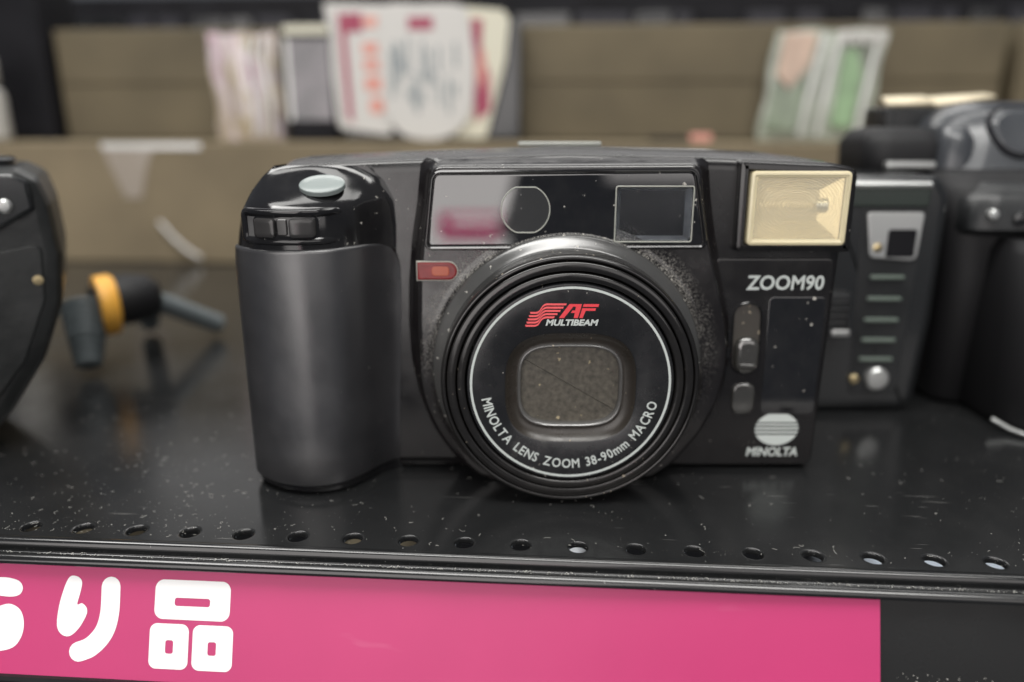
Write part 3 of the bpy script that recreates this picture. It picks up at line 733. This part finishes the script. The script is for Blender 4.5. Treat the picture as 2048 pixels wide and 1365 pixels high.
for poly in ([(920, 612), (1085, 402), (1180, 402), (1002, 612)], [(1180, 402), (1285, 402), (1270, 450), (1150, 440)], [(1190, 440), (1275, 440), (1222, 612), (1158, 612)],
             [(1135, 497), (1205, 497), (1195, 535), (1108, 535)], [(1312, 402), (1557, 402), (1545, 445), (1297, 445)], [(1290, 465), (1510, 465), (1497, 503), (1345, 503), (1300, 612), (1245, 612)]):
    el.add(([(E(*p)[0], -19.64 - 0.004 * (len(el.v) % 5), E(*p)[1]) for p in poly], [tuple(range(len(poly)))]))
mesh_obj('emblem_letters', el.v, el.f, 'print_red', LENS, smooth=False)
a, b = E(710, 728), E(1557, 632)
mesh_obj('multibeam_lettering', *fit_text('MULTIBEAM', a[0], b[0], a[1], b[1], -19.64, 0.040, 0.22), 'print', LENS, smooth=False)

# --- flash block
fo = rpoly([(50.2, 54.3), (75.9, 54.3), (75.6, 72.4), (70, 73.4), (50.0, 74.3)], [1.4, 0.8, 1.2, 6, 0.8], 4)
FL = mesh_obj('flash', *prism(fo, [(-0.5, 0.6), (-0.1, 0.0), (0, -0.2), (0.2, -0.3)]), 'body', CAM, angle=40)
fo_ccw = fo if area2(fo) > 0 else fo[::-1]
mesh_obj('flash_bezel', *prism(fo_ccw, [(0, -0.1), (0, -2.0), (0.12, -2.4), (0.45, -2.6), (1.6, -2.6), (1.9, -2.3), (1.9, -0.2)], False, False), 'body', FL, angle=40)
co = rrect(52.3, 55.9, 74.3, 72.2, 1.1, 5)
mesh_obj('flash_frame', *prism(co, [(0, -0.4), (0, -2.9), (0.12, -3.2), (0.4, -3.35), (0.8, -3.35), (0.95, -3.2), (1.3, -3.15), (1.4, -3.0), (1.5, -2.4), (1.5, -0.4)], False, False), 'cream', FL)
mesh_obj('flash_cover', *plate(rrect(53.5, 57.1, 73.1, 71.0, 0.6, 4), -2.75, -3.05, 0.1), 'flash_cover', FL)
xa, xb, xc, xd = 53.6, 56.2, 68.6, 72.9; za, zb, zc, zd = 57.2, 61.2, 68.0, 70.9; yb, yf = -0.45, -2.55
for nm, q, mm in (('reflector', [(xb, yb, zb), (xc, yb, zb), (xc, yb, zc), (xb, yb, zc)], 'reflector'), ('reflector_facet', [(xa, yf, za), (xb, yb, zb), (xb, yb, zc), (xa, yf, zd)], 'cream'),
                  ('reflector_facet', [(xd, yf, za), (xc, yb, zb), (xc, yb, zc), (xd, yf, zd)], 'reflector'), ('reflector_facet', [(xa, yf, zd), (xb, yb, zc), (xc, yb, zc), (xd, yf, zd)], 'reflector'),
                  ('reflector_facet', [(xa, yf, za), (xb, yb, zb), (xc, yb, zb), (xd, yf, za)], 'cream')):
    mesh_obj(nm, q, [(0, 1, 2, 3)], mm, FL, smooth=False)
mesh_obj('flash_tube', *tube([(55.0, -1.3, 64.6), (67.0, -1.3, 64.6)], 0.75, 12), 'tube', FL)
mesh_obj('tube_end', *tube([(67.0, -1.3, 64.6), (67.3, -1.3, 64.6), (69.8, -1.4, 64.6), (70.0, -1.4, 64.6)], [0.8, 1.6, 1.6, 0.5], 14), 'silver', FL)

# --- right-hand panel, printing, slide switch
po = rpoly([(37.0, 1.3), (72.6, 1.3), (73.9, 2.8), (73.7, 52.6), (46.6, 52.6), (47.6, 46), (49.3, 38), (50.0, 28), (48.6, 19), (44.6, 10.6)], [1, 0.8, 0.8, 1.2, 0.8, 10, 10, 10, 10, 10], 4)
mesh_obj('front_panel', *plate(po, 0.8, -0.55, 0.35), 'body', CAM)
YP = -0.60
mesh_obj('gloss_inlay', *plate(rpoly([(60.2, 14.6), (73.0, 14.6), (72.8, 43.6), (59.6, 43.6)], 1.2, 5), -0.3, -0.66, 0.1), 'glass', CAM)
mesh_obj('model_lettering', *fit_text('ZOOM90', 54.0, 71.9, 45.2, 48.7, YP, 0.022, 0.06), 'print', CAM, smooth=False)
mesh_obj('maker_lettering', *fit_text('MINOLTA', 57.6, 70.2, 3.5, 5.9, YP, 0.028, 0.14), 'print', CAM, smooth=False)
gb = MB(); gx, gz, ga, gbz = 64.5, 10.7, 5.3, 4.3
def globe_band(t0, t1, n=14):
    a = [(gx + ga * math.cos(t) * s, gz + gbz * math.sin(t)) for s in (-1,) for t in [t0 + (t1 - t0) * i / n for i in range(n + 1)]]
    b = [(2 * gx - x, z) for x, z in a]
    v = [(x, YP, z) for x, z in a] + [(x, YP, z) for x, z in b]
    return v, [(i, i + 1, n + 2 + i, n + 1 + i) for i in range(n)]
for z0, z1 in ((-4.3, -1.55), (-1.15, -0.55), (-0.15, 0.45), (0.85, 1.40), (1.75, 4.3)):
    gb.add(globe_band(math.asin(max(-1, z0 / gbz)), math.asin(min(1, z1 / gbz))))
mesh_obj('maker_emblem', gb.v, gb.f, 'print', CAM, smooth=False)
slo = rpoly([(52.2, 25.2), (58.4, 25.2), (57.9, 42.0), (51.7, 42.0)], 2.9, 8)
slo = slo if area2(slo) > 0 else slo[::-1]
sl = mesh_obj('slide_switch', *prism(slo, [(0, -0.3), (0, -0.60), (0.1, -0.62)]), 'slot', CAM)
mesh_obj('switch_rim', *frame(offset(slo, -0.45), 0.5, -0.3, -1.0, 0.18), 'gloss', sl)
mesh_obj('switch_knob', *prism(rpoly([(52.5, 25.3), (58.2, 25.3), (58.0, 34.2), (52.3, 34.2)], 2.6, 8), [(0, -0.4), (0, -1.5), (0.2, -2.0), (0.7, -2.35), (1.5, -2.45)]), 'knob', sl, angle=50)
mesh_obj('knob_rib', *tube([(53.4, -2.3, 27.4), (57.4, -2.3, 27.2)], 0.55, 10), 'knob', sl)
mesh_obj('release_button', *prism(rpoly([(52.9, 14.8), (58.2, 14.8), (58.2, 22.6), (52.7, 22.6)], 2.0, 6), [(0, -0.3), (0, -0.9), (0.15, -1.25), (0.5, -1.4), (1.2, -1.25)]), 'knob', CAM, angle=50)
for z, h in ((35.2, 2.4), (31.2, 2.2), (26.8, 2.2)):
    mesh_obj('flank_rib', *tube([(49.9 - 0.25 * (35 - z) * 0.1, -4.2, z - h / 2), (49.9 - 0.25 * (35 - z) * 0.1, -4.2, z + h / 2)], 0.55, 10), 'gloss', CAM)
# strip window on the top deck
mesh_obj('top_window', *box(1.5, 21.5, 16, 22, 77.0, 78.0, 0.3), 'clear', CAM)
mesh_obj('top_deck_trim', *tube([(-48, 12, 74.3), (-20, 12, 75.5), (12, 12, 76.6), (45, 12, 76.0), (66, 12, 74.4)], 0.5, 8), 'gloss', CAM)

# ================================================================== NEIGHBOURING CAMERAS
# compact standing right behind, its side with a film compartment towards us
C2 = thing('compact_camera', 'dark grey compact camera behind the flash, ribbed metal side plate facing us', 'camera', (0, 0, 0), 0)
o2 = rpoly([(84, 0.3), (116.5, 0.3), (119.6, 3.5), (121.2, 28), (121.0, 63.5), (117.4, 68.8), (84, 68.8)], [2, 2, 4, 20, 4, 4, 3], 5)
mesh_obj('body', *prism(o2, [(3.2, 38.0), (1.2, 38.5), (0.35, 39.6), (0, 41.4), (0, 78), (3, 82)]), 'greyd', C2, angle=40)
mesh_obj('top_strip', *plate(rrect(90, 60.4, 114.6, 66.9, 0.6), 38.4, 37.4, 0.4), 'green_d', C2)
mesh_obj('top_highlight_bar', *tube([(90, 37.6, 66.4), (114.2, 37.6, 66.4)], 0.9, 10), 'silver', C2)
mesh_obj('recess', *plate(rpoly([(99.4, 6.0), (113.2, 6.0), (114.3, 60), (96.6, 60)], 1.2), 38.3, 37.75, 0.2), 'black2', C2)
sp = mesh_obj('metal_plate', *plate(rpoly([(100.0, 46.4), (113.2, 45.4), (113.7, 59.0), (97.8, 59.0)], [1.5, 2, 1, 1]), 38.2, 37.1, 0.3), 'silver', C2)
mesh_obj('square_hole', *plate(rrect(104.2, 46.5, 112.2, 54.3, 0.8), 37.2, 36.9, 0.1), 'black', sp)
mesh_obj('screw', *lathe([(1.3, 37.2), (1.3, 36.8), (0.9, 36.6), (0.0, 36.6)], 101.8, 49.2, 20), 'brass', sp)
for zz in (40.8, 34.6, 28.4, 22.4, 16.6):
    mesh_obj('rib', *plate(rrect(101.0, zz - 0.55, 110.6, zz + 0.55, 0.4, 3), 38, 36.9, 0.3), 'green_r', C2)
mesh_obj('knob', *lathe([(3.4, 37.9), (3.4, 36.4), (2.8, 35.8), (0, 35.6)], 106.6, 10.8, 24), 'silver', C2)
mesh_obj('screw', *lathe([(1.4, 37.9), (1.4, 37.0), (1.0, 36.7), (0, 36.7)], 100.2, 10.6, 20), 'brass', C2)
lt = mesh_obj('side_catch', *box(88.0, 95.0, 33.5, 38.5, 24.5, 37.0, 0.8), 'black2', C2)
for zz in (28.5, 30.5, 32.5, 34.5):
    mesh_obj('groove', *box(89.0, 94.6, 33.1, 33.8, zz - 0.3, zz + 0.3, 0.15), 'greyd', lt)
mesh_obj('catch_tip', *box(90.2, 95.4, 33.0, 34.2, 24.6, 26.6, 0.5), 'silver', lt)

# large camera at the right edge
C3 = thing('large_camera', 'large black and grey camera with dark grip at the right edge of the shelf', 'camera', (0, 0, 0), 0)
def zrows(tab, n=28):
    """stack of rounded rectangles: (z, x0, x1, y0, y1, r)"""
    rows = []
    for z, x0, x1, y0, y1, r in tab:
        rows.append([(x, y, z) for x, y in rr_pts((x0 + x1) / 2, (y0 + y1) / 2, (x1 - x0) / 2, (y1 - y0) / 2, r, 7)])
    v, f = loft(rows, True); k = len(rows[0])
    return v, f + [tuple(range(k)), tuple(len(v) - k + i for i in range(k))]
mesh_obj('body', *zrows([(0.2, 131, 205, 46, 92, 6), (2, 129, 206, 44, 94, 7), (40, 127, 206, 42, 95, 8), (56, 125, 206, 42, 95, 8), (64, 124, 206, 44, 95, 8), (68, 126, 205, 48, 93, 8), (69.5, 130, 203, 52, 90, 7)]), 'rubber', C3, angle=50)
mesh_obj('grip', *zrows([(0.2, 138, 196, 17, 60, 12), (3, 136, 198, 15, 60, 13), (30, 136, 198, 17, 60, 14), (48, 136.5, 198, 22, 60, 14), (51.5, 138, 197, 26, 60, 13)]), 'rubber', C3, angle=50)
mesh_obj('button_deck', *zrows([(52.2, 128, 200, 40, 62, 6), (54, 127, 201, 37.5, 62, 7), (62, 127, 201, 38.5, 62, 8), (66.5, 131, 199, 44, 62, 8)]), 'black2', C3, angle=50)
for i, (x, z, r) in enumerate(((132.6, 58.3, 1.5), (140.4, 57.2, 2.0), (144.6, 55.0, 2.2))):
    mesh_obj('button', *lathe([(r, 38.6), (r, 37.0), (r * 0.7, 36.6), (0, 36.5)], x, z, 20), 'silver' if i != 1 else 'greyd', C3)
pr = mesh_obj('prism_cover', *zrows([(68, 128, 205, 58, 112, 12), (72, 129, 205, 60, 110, 13), (79, 131, 205, 63, 108, 14), (84.5, 134.5, 204, 66, 105, 14), (87.6, 139, 202, 70, 101, 12), (89.3, 146, 199, 76, 96, 9)]), 'greyp', C3, angle=50)
v, f = prism(rpoly([(147.5, 73.8), (200, 73.8), (200, 87.6), (150, 87.0), (143.2, 83.2)], [8, 5, 5, 6, 5], 7), [(-0.2, 6), (-0.2, 0.2), (0.2, -0.5), (1.0, -0.8)])
mesh_obj('oval_panel', [(x, y + 58.9 + max(0, z - 72) * 0.5 + max(0, z - 84) * 0.8, z) for x, y, z in v], f, 'greyp', pr, angle=50)
v, f = prism(rpoly([(147.5, 73.8), (200, 73.8), (200, 87.6), (150, 87.0), (143.2, 83.2)], [8, 5, 5, 6, 5], 7), [(-1.1, 6), (-1.1, 0.3), (-0.9, 0.05)])
mesh_obj('oval_groove', [(x, y + 58.9 + max(0, z - 72) * 0.5 + max(0, z - 84) * 0.8, z) for x, y, z in v], f, 'black', pr, angle=50)
mesh_obj('eyepiece', *zrows([(66, 110, 134, 66, 92, 6), (70, 109, 134.5, 64, 92, 7), (77, 108.6, 134, 64, 92, 7), (80.4, 110.5, 132, 67, 90, 7), (81.6, 114, 129, 71, 87, 6)]), 'rubber', C3, angle=50)
mesh_obj('eyepiece_rail', *box(113.5, 128.5, 61.5, 65, 69.2, 71.6, 0.8), 'silver', C3)
mesh_obj('eyepiece_collar', *zrows([(68, 129, 141, 60, 96, 5), (78, 129.5, 140.5, 61, 95, 5), (81.6, 131, 139, 64, 92, 4)]), 'greyp', C3, angle=50)
mesh_obj('hot_shoe', *box(122, 150, 84, 100, 80, 88.0, 1.0), 'black2', C3)
tg = mesh_obj('price_tag', [(122.5, 86, 88.2), (137, 85, 88.6), (137.5, 92, 91.0), (124, 93, 90.6), (137.8, 84, 88.8), (158, 86, 91.6), (158, 93, 92.6), (138.2, 92, 91.4)], [(0, 1, 2, 3), (4, 5, 6, 7)], 'cream_tag', C3)
md = tg.modifiers.new('thick', 'SOLIDIFY'); md.thickness = 0.9 * S
mesh_obj('strap_lug', *tube([(133.5, 24, 3.5), (137, 21, 1.6), (141, 16, 0.9)], 0.6, 8), 'silver', C3)

# black camera at the left edge
C1 = thing('angular_camera', 'black camera with a sloping corner cut off by the left edge of the shelf', 'camera', (-115.5, 20, 0), 29)
o1 = rpoly([(-205, 0.3), (-141, 0.3), (-131, 11), (-122, 24), (-116.2, 38), (-114.4, 51), (-115.0, 63), (-116.6, 69.5), (-121, 72.2), (-205, 72.6)], [3, 4, 10, 12, 10, 10, 3, 3, 3, 3], 4)
b1 = mesh_obj('body', *prism(o1, [(3.5, 15.0), (1.2, 15.8), (0.3, 17.4), (0, 20), (0, 58), (3, 62)]), 'leather', C1, angle=40)
mesh_obj('top_bevel', *prism(rpoly([(-205, 57), (-131, 55), (-118.2, 62), (-118.6, 69), (-122, 71), (-205, 71.4)], 1.5, 4), [(0, 16), (0.3, 14.2), (1.2, 13.5)]), 'greyd', C1, angle=40)
mesh_obj('side_plate', *plate(rpoly([(-205, 4), (-143, 4), (-126, 25), (-119.6, 40), (-118.4, 54), (-131, 52), (-205, 38)], 2, 4), 15.3, 14.2, 0.4), 'leather', C1)
mesh_obj('strap_pin', *lathe([(1.7, 14.2), (1.7, 12.5), (1.1, 12.0), (0, 11.9)], -124.4, 63.4, 20), 'silver', C1)
mesh_obj('amber_dot', *lathe([(1.2, 14.4), (1.2, 13.9), (0, 13.8)], -120.4, 45.0, 16), 'brass', C1)
mesh_obj('top_dial', *zrows([(72.0, -134, -122, 24, 44, 5), (73.6, -134, -122, 24, 44, 5), (74.2, -133, -123, 25, 43, 4.5)]), 'black2', C1)

for c_ in C1.children: c_.location = (115 * S, -20 * S, 0)
# mini tripod with ribbed rubber legs
T = thing('mini_tripod', 'small tripod with orange collar and ribbed grey legs behind the black camera', 'tripod', (0, 0, 0))
def ribbed(p0, p1, r0, r1, n=9):
    P0, P1 = Vector(p0), Vector(p1); path = []; rad = []
    for i in range(n):
        for k, rr in ((0.0, 0.72), (0.25, 1.0), (0.65, 1.0), (0.9, 0.72)):
            t = (i + k) / n; path.append(tuple(P0.lerp(P1, t))); rad.append((r0 + (r1 - r0) * t) * rr)
    return tube(path, rad, 16)
mesh_obj('hub', *tube([(-147, 86, 21), (-143, 90, 21.5), (-139, 93, 22), (-133, 97, 22), (-129.5, 99, 22)], [7.0, 8.6, 9.2, 8.0, 4.5], 24), 'rubber', T, angle=50)
mesh_obj('collar', *tube([(-145.5, 84.6, 21.0), (-145.0, 85.0, 21.0), (-141.4, 87.8, 21.4), (-140.9, 88.2, 21.4)], [9.6, 10.6, 10.6, 9.6], 28), 'orange', T, angle=50)
mesh_obj('leg', *ribbed((-149, 83, 22), (-143, 70, 3.6), 8.0, 4.2), 'ribbed', T, angle=60)
mesh_obj('leg', *ribbed((-133, 98, 21), (-119, 124, 4.2), 3.8, 3.8), 'ribbed', T, angle=60)
mesh_obj('leg', *ribbed((-134, 100, 18), (-150, 128, 4.2), 3.8, 3.8), 'ribbed', T, angle=60)

# ================================================================== BACK OF THE SHELF (cartons and small wrapped goods)
def at_back(o): o.rotation_euler = (0, 0, R(AS)); return o
def carton(name, label, cat, x0, x1, y0, y1, z0, z1, m, seam=None, group=None):
    t = thing(name, label, cat, (0, 0, 0), AS, group)
    mesh_obj('side_panel', *box(x0, x1, y0, y1, z0, z1, 1.2), m, t)
    if seam:
        mesh_obj('flap', *plate(rrect(x0 + 1.5, seam, x1 - 1.5, z1 - 0.6, 0.8, 3), y0 + 0.4, y0 - 0.9, 0.4), m, t)
    return t
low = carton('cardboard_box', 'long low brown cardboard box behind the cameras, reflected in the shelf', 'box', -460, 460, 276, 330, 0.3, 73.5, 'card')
mesh_obj('sticker', *plate(rrect(-268, 69.4, -206, 72.8, 0.6), 276.3, 275.5, 0.1), 'plastic_edge', low)
mesh_obj('tape', *plate(rpoly([(-257, 40), (-247, 40), (-240, 62), (-236, 69.2), (-268, 69.2)], 1.0), 276.3, 275.6, 0.1), 'tape', low)
mesh_obj('glint_streak', *tube(spline([(-237, 274.5, 26), (-228, 273, 16), (-220, 272.5, 9), (-213, 273.5, 4)], 4), 1.3, 8), 'paper', low)  # white tube modelled in place of a shiny glint on the box front
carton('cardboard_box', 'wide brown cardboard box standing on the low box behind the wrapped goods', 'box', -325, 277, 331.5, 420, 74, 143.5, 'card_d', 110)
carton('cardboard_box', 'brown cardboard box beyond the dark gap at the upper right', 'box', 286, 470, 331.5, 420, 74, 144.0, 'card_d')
dk = carton('black_box', 'tall matt black box at the upper left behind the black camera', 'box', -372, -327, 322, 362, 74, 175, 'black')
# white bottle peeping in at the far left
bo = thing('white_bottle', 'white rounded bottle cut off by the upper left edge', 'bottle', (-330, 312, 73.6), 0)
def zlathe(prof, cx, cy, n=32):
    v, f = lathe([(r, z) for r, z in prof], 0, 0, n, None, True, True)
    return [(cx + x, cy + z, y) for x, y, z in v], f
mesh_obj('bottle_body', *zlathe([(13, 0.3), (15, 2), (15, 26), (14, 30), (11, 33), (10.5, 34)], 0, 0), 'paper', bo, angle=40)
mesh_obj('bottle_cap', *zlathe([(12.5, 34.2), (13, 35), (13, 50), (11.5, 52)], 0, 0), 'paper', bo, angle=40)

# crumpled wrapped goods standing on the low box
def bag(x0, x1, y, z0, z1, th, seed, amp=1.2, n=16, k=20, lean=0.0):
    random.seed(seed); ph = [random.uniform(0, 6.28) for _ in range(8)]
    def d(u, v, s): return amp * (math.sin(u * 17 + ph[0] + s) * 0.5 + math.sin(u * 31 + v * 4 + ph[1] + s) * 0.35 + math.sin(v * 13 + u * 6 + ph[2]) * 0.3)
    rows = []
    for j in range(k + 1):
        v = j / k; row = []
        for i in range(2 * n):
            s = 0 if i < n else 1; u = i / (n - 1) if i < n else (2 * n - 1 - i) / (n - 1)
            bulge = th * (0.25 + 0.75 * math.sin(math.pi * min(max(u, 0.02), 0.98)) ** 0.5 * math.sin(math.pi * min(max(v * 0.9 + 0.05, 0), 1)) ** 0.4) / 2
            x = x0 + (x1 - x0) * u + amp * 0.6 * math.sin(v * 11 + ph[4]) + lean * v; zz = z0 + (z1 - z0) * v + amp * 0.5 * math.sin(u * 14 + ph[5]) * (v > 0.5)
            row.append((x, y + (-1 if s == 0 else 1) * (bulge + 0.4 * d(u, v, s)) , max(z0, zz)))
        rows.append(row)
    v, f = loft(rows, True); m = 2 * n
    return v, f + [tuple(range(m)), tuple(len(v) - m + i for i in range(m))]
p1 = thing('wrapped_packet', 'crinkled lilac plastic packet left of the black film box', 'packet', (0, 0, 0), AS)
mesh_obj('wrapper', *bag(-206, -164, 306, 74.2, 137, 10, 3, 1.6, lean=-3), 'bag1', p1, angle=60)
for x in (-181, -176, -170):
    mesh_obj('fold', *tube(spline([(x - 1, 300.3, 77), (x + 1, 299.3, 95), (x - 2, 299.3, 118), (x - 1, 300.5, 134)], 4), 0.9, 6), 'plastic_edge', p1)
p2 = thing('film_box', 'upright black box with grey lilac front between packet and price labels', 'box', (0, 0, 0), AS)
mesh_obj('case', *box(-160, -130, 299, 326, 74.2, 142, 1.2), 'black', p2)
mesh_obj('front_print', *plate(rrect(-157, 86, -131, 133, 0.6), 299.3, 298.6, 0.1), 'film_box', p2)
mesh_obj('top_seal', *plate(rrect(-158.5, 135.5, -131, 140.6, 0.6), 299.3, 298.3, 0.2), 'ivory', p2)
mesh_obj('spine_stripe', *plate(rrect(-158.6, 86, -156.2, 133, 0.3), 299.3, 298.5, 0.1), 'plastic_edge', p2)
# black case behind the price labels
p3 = thing('dark_case', 'black plastic case standing behind the price labels', 'case', (0, 0, 0), AS)
mesh_obj('case', *box(-128, -16, 308, 329, 74.2, 143, 2), 'greyd', p3)
# hanging price labels, each its own bent card
def card_thing(name, label, cat, outline, y, th, m, bend=0.0, cx=0.0, prints=(), y_tilt=0.0):
    t = thing(name, label, cat, (0, 0, 0), AS, None)
    def bendf(x, yy, z): return (x, yy + bend * ((x - cx) / 30.0) ** 2 + y_tilt * (x - cx), z)
    def dn(o): return dense(o, 3.0)
    def put(nm, o, y0, y1, mm):
        o = dn(o); v, f = prism(o, [(0, y0), (0, y1)], False, False); k = len(o)
        c = (sum(p[0] for p in o) / k, sum(p[1] for p in o) / k)
        for base, yy in ((0, y0), (k, y1)):
            v0 = len(v); oo = [(p[0], p[2]) for p in v[base:base + k]]
            for s in (0.6, 0.25): v += [(c[0] + (q[0] - c[0]) * s, yy, c[1] + (q[1] - c[1]) * s) for q in oo]
            for i in range(k):
                j = (i + 1) % k; f += [(base + i, base + j, v0 + j, v0 + i), (v0 + i, v0 + j, v0 + k + j, v0 + k + i)]
            f.append(tuple(v0 + k + i for i in range(k)))
        return mesh_obj(nm, [bendf(*p) for p in v], f, mm, t, angle=50)
    put('card', outline, y, y - th, m)
    for nm, o, mm in prints: put(nm, o, y - th + 0.1, y - th - 0.25, mm)
    return t
rc = lambda a, b, c, d, r=0.6: rrect(a, b, c, d, r, 3)
card_thing('price_card', 'white price card with crimson edge and salmon figures, leftmost of the labels', 'price card', rpoly([(-128, 81.5), (-95, 77), (-88, 151), (-133, 153)], [3, 3, 1, 1]), 300.0, 1.2, 'paper', 1.4, -105,
           [('crimson_band', rpoly([(-122.5, 88), (-118.5, 84), (-120.5, 146), (-124.8, 148)], 0.5), 'crimson'), ('crimson_patch', rc(-120.2, 136.5, -110, 147), 'crimson'),
            ('figure', rc(-109.5, 139, -97, 145), 'salmon'), ('figure', rc(-111.0, 124, -98, 130.5, 2), 'salmon'), ('figure', rc(-111, 115, -100, 121, 2), 'salmon'), ('figure', rc(-110.4, 103, -98, 111.5, 2.5), 'salmon'), ('figure', rc(-108, 90, -99, 99, 3), 'salmon')])
ink = [('ink_line', rc(-93.5 + dx, z0, -91.5 + dx, z1, 0.4), 'greyink') for dx, z0, z1 in ((0, 99, 127), (4.6, 116, 129), (9.5, 98, 104), (9.8, 112, 133), (18.5, 96, 103), (18.8, 109, 131), (28, 95, 108), (28.3, 113, 128), (38, 100, 107), (38.3, 116, 130), (2.6, 105, 131), (6.5, 110, 121), (12.5, 94, 108), (15, 90, 113), (22, 107, 126), (24.5, 106, 114), (34, 90, 111))]
card_thing('round_price_card', 'large round-bottomed white label with grey vertical writing', 'price card', spline([(-99, 148), (-99.5, 112), (-97, 90), (-88, 78.2), (-73, 74.6), (-58, 77.6), (-46, 90), (-43, 118), (-46, 140), (-50, 150), (-75, 151)], 5, True), 296.5, 1.2, 'paper', 1.6, -72,
           ink + [('crimson_stamp', rc(-82, 137, -67, 144), 'crimson')])
card_thing('folded_price_card', 'ivory label with crimson corner folded behind the round label', 'price card', rpoly([(-58, 76), (-37, 75.6), (-25, 120), (-22.5, 143), (-26, 148), (-50, 150)], [1, 2, 4, 2, 2, 1]), 300.5, 1.2, 'ivory', 1.2, -45,
           [('crimson_corner', rpoly([(-43.5, 85), (-34, 92), (-34, 112), (-40.5, 128), (-38, 143), (-45, 143.5)], 0.8), 'crimson'), ('salmon_figures', rc(-42.5, 104, -37.0, 126, 1), 'salmon')])
# clear packet with green and peach print at the right
p5 = thing('green_packet', 'clear plastic packet with peach and green print on the right', 'packet', (0, 0, 0), AS)
M['bag2'] = mat('pale_green_wrap', (0.34, 0.37, 0.31), 0.2, coat=0.6, var=(45, 0.35))
M['peach'] = mat('peach_print', (0.46, 0.33, 0.25), 0.2, coat=0.6, var=(60, 0.15)); M['leaf'] = mat('green_print', (0.18, 0.225, 0.155), 0.2, coat=0.6, var=(60, 0.25)); M['lime'] = mat('bright_green_print', (0.20, 0.33, 0.165), 0.2, coat=0.6, var=(60, 0.25))
mesh_obj('wrapper', *bag(131, 196, 322, 74.2, 138, 9, 11, 1.5, lean=6), 'bag2', p5, angle=60)
def bagpatch(nm, o, m): mesh_obj(nm, *plate(rpoly(o, 1.5), 318, 315.2, 0.5), m, p5)
bagpatch('peach_print', [(138, 112), (146, 104), (157, 118), (160, 136), (141, 136)], 'peach')
bagpatch('green_print', [(134, 80), (153, 80), (156, 114), (147, 102), (137, 108)], 'leaf')
bagpatch('lime_print', [(173, 82), (185, 82), (188, 110), (184, 128), (176, 126)], 'lime')
for x0_, x1_ in ((155, 164), (165, 173), (188, 196)):
    mesh_obj('fold', *tube(spline([(x0_, 314.8, 77), (x0_ + 2, 313.6, 98), (x1_ - 3, 313.6, 120), (x1_, 314.8, 135)], 4), 1.5, 8), 'plastic_edge', p5)
for i in range(4):
    mesh_obj('seal', *box(172 + 7 * i, 177.5 + 7 * i, 312.5, 316.5, 129, 137, 0.8), 'paper', p5)
rd = thing('red_clip', 'small red clip on the low box behind the camera top', 'clip', (0, 0, 0), AS)
mesh_obj('clip_body', *box(84, 96, 282, 290, 73.7, 78.2, 1), 'salmon', rd)
mesh_obj('clip_arm', *box(60, 84, 283, 289, 73.7, 76.6, 1), 'black', rd)

# dark slotted panel behind everything
bp = thing('back_panel', 'dark slotted panel behind the cardboard boxes', 'panel', (0, 0, 0), AS)
mesh_obj('sheet', [(-480, 428, 0.2), (480, 428, 0.2), (480, 428, 178), (-480, 428, 178), (-480, 431, 0.2), (480, 431, 0.2), (480, 431, 178), (-480, 431, 178)], [(0, 1, 2, 3), (4, 5, 6, 7), (0, 1, 5, 4), (2, 3, 7, 6), (0, 3, 7, 4), (1, 2, 6, 5)], 'black', bp, smooth=False)
random.seed(4); x = -470
sm = {}
while x < 460:
    wd = random.choice((12, 18, 26, 40)); 
    mesh_obj('slat', *box(x, x + wd, 423, 427.6, 146, 163, 0.8), random.choice(('steel', 'steel', 'greyd', 'black')), bp); x += wd + random.choice((3, 5, 9))

# ================================================================== SHELF BELOW (seen only through the holes)
ls = mesh_obj('lower_shelf', [(-420, -20, -165), (420, -20, -165), (420, 420, -165), (-420, 420, -165)], [(0, 1, 2, 3)], 'black'); struct(ls, 'dark shelf below, glimpsed through the holes'); ls.rotation_euler = (0, 0, R(AS))
for nm, lbl, x0, x1, m in (('pale_carton', 'pale bluish carton glimpsed through the rightmost holes', 165, 262, 'pale'), ('white_carton', 'white carton glimpsed through a hole under the lens', 2, 24, 'white'), ('grey_carton', 'brown carton glimpsed through the leftmost hole', -262, -235, 'card'), ('tan_carton', 'tan carton glimpsed through the hole right of the grip', -96, -66, 'card')):
    t = thing(nm, lbl, 'box', (0, 0, 0), AS); mesh_obj('carton_body', *box(x0, x1, 120, 235, -164.8, -120, 1), m, t)

# ================================================================== ACROSS THE AISLE (mirrored in the camera's window)
op = mesh_obj('opposite_shelf', *box(-125, -5, -1030, -1006, -108, -85, 3), 'white'); struct(op, 'white edge of the shelf across the aisle')
ol = thing('opposite_label', 'crimson label on the shelf across the aisle, mirrored in the window', 'label', (-66, -1004, -64))
mesh_obj('card', *box(-47, 47, 0, 1.5, -20, 20, 0.5), 'pink', ol)
mesh_obj('white_line', *box(-30, 46, 1.6, 2.2, 2, 12, 0.3), 'white', ol)
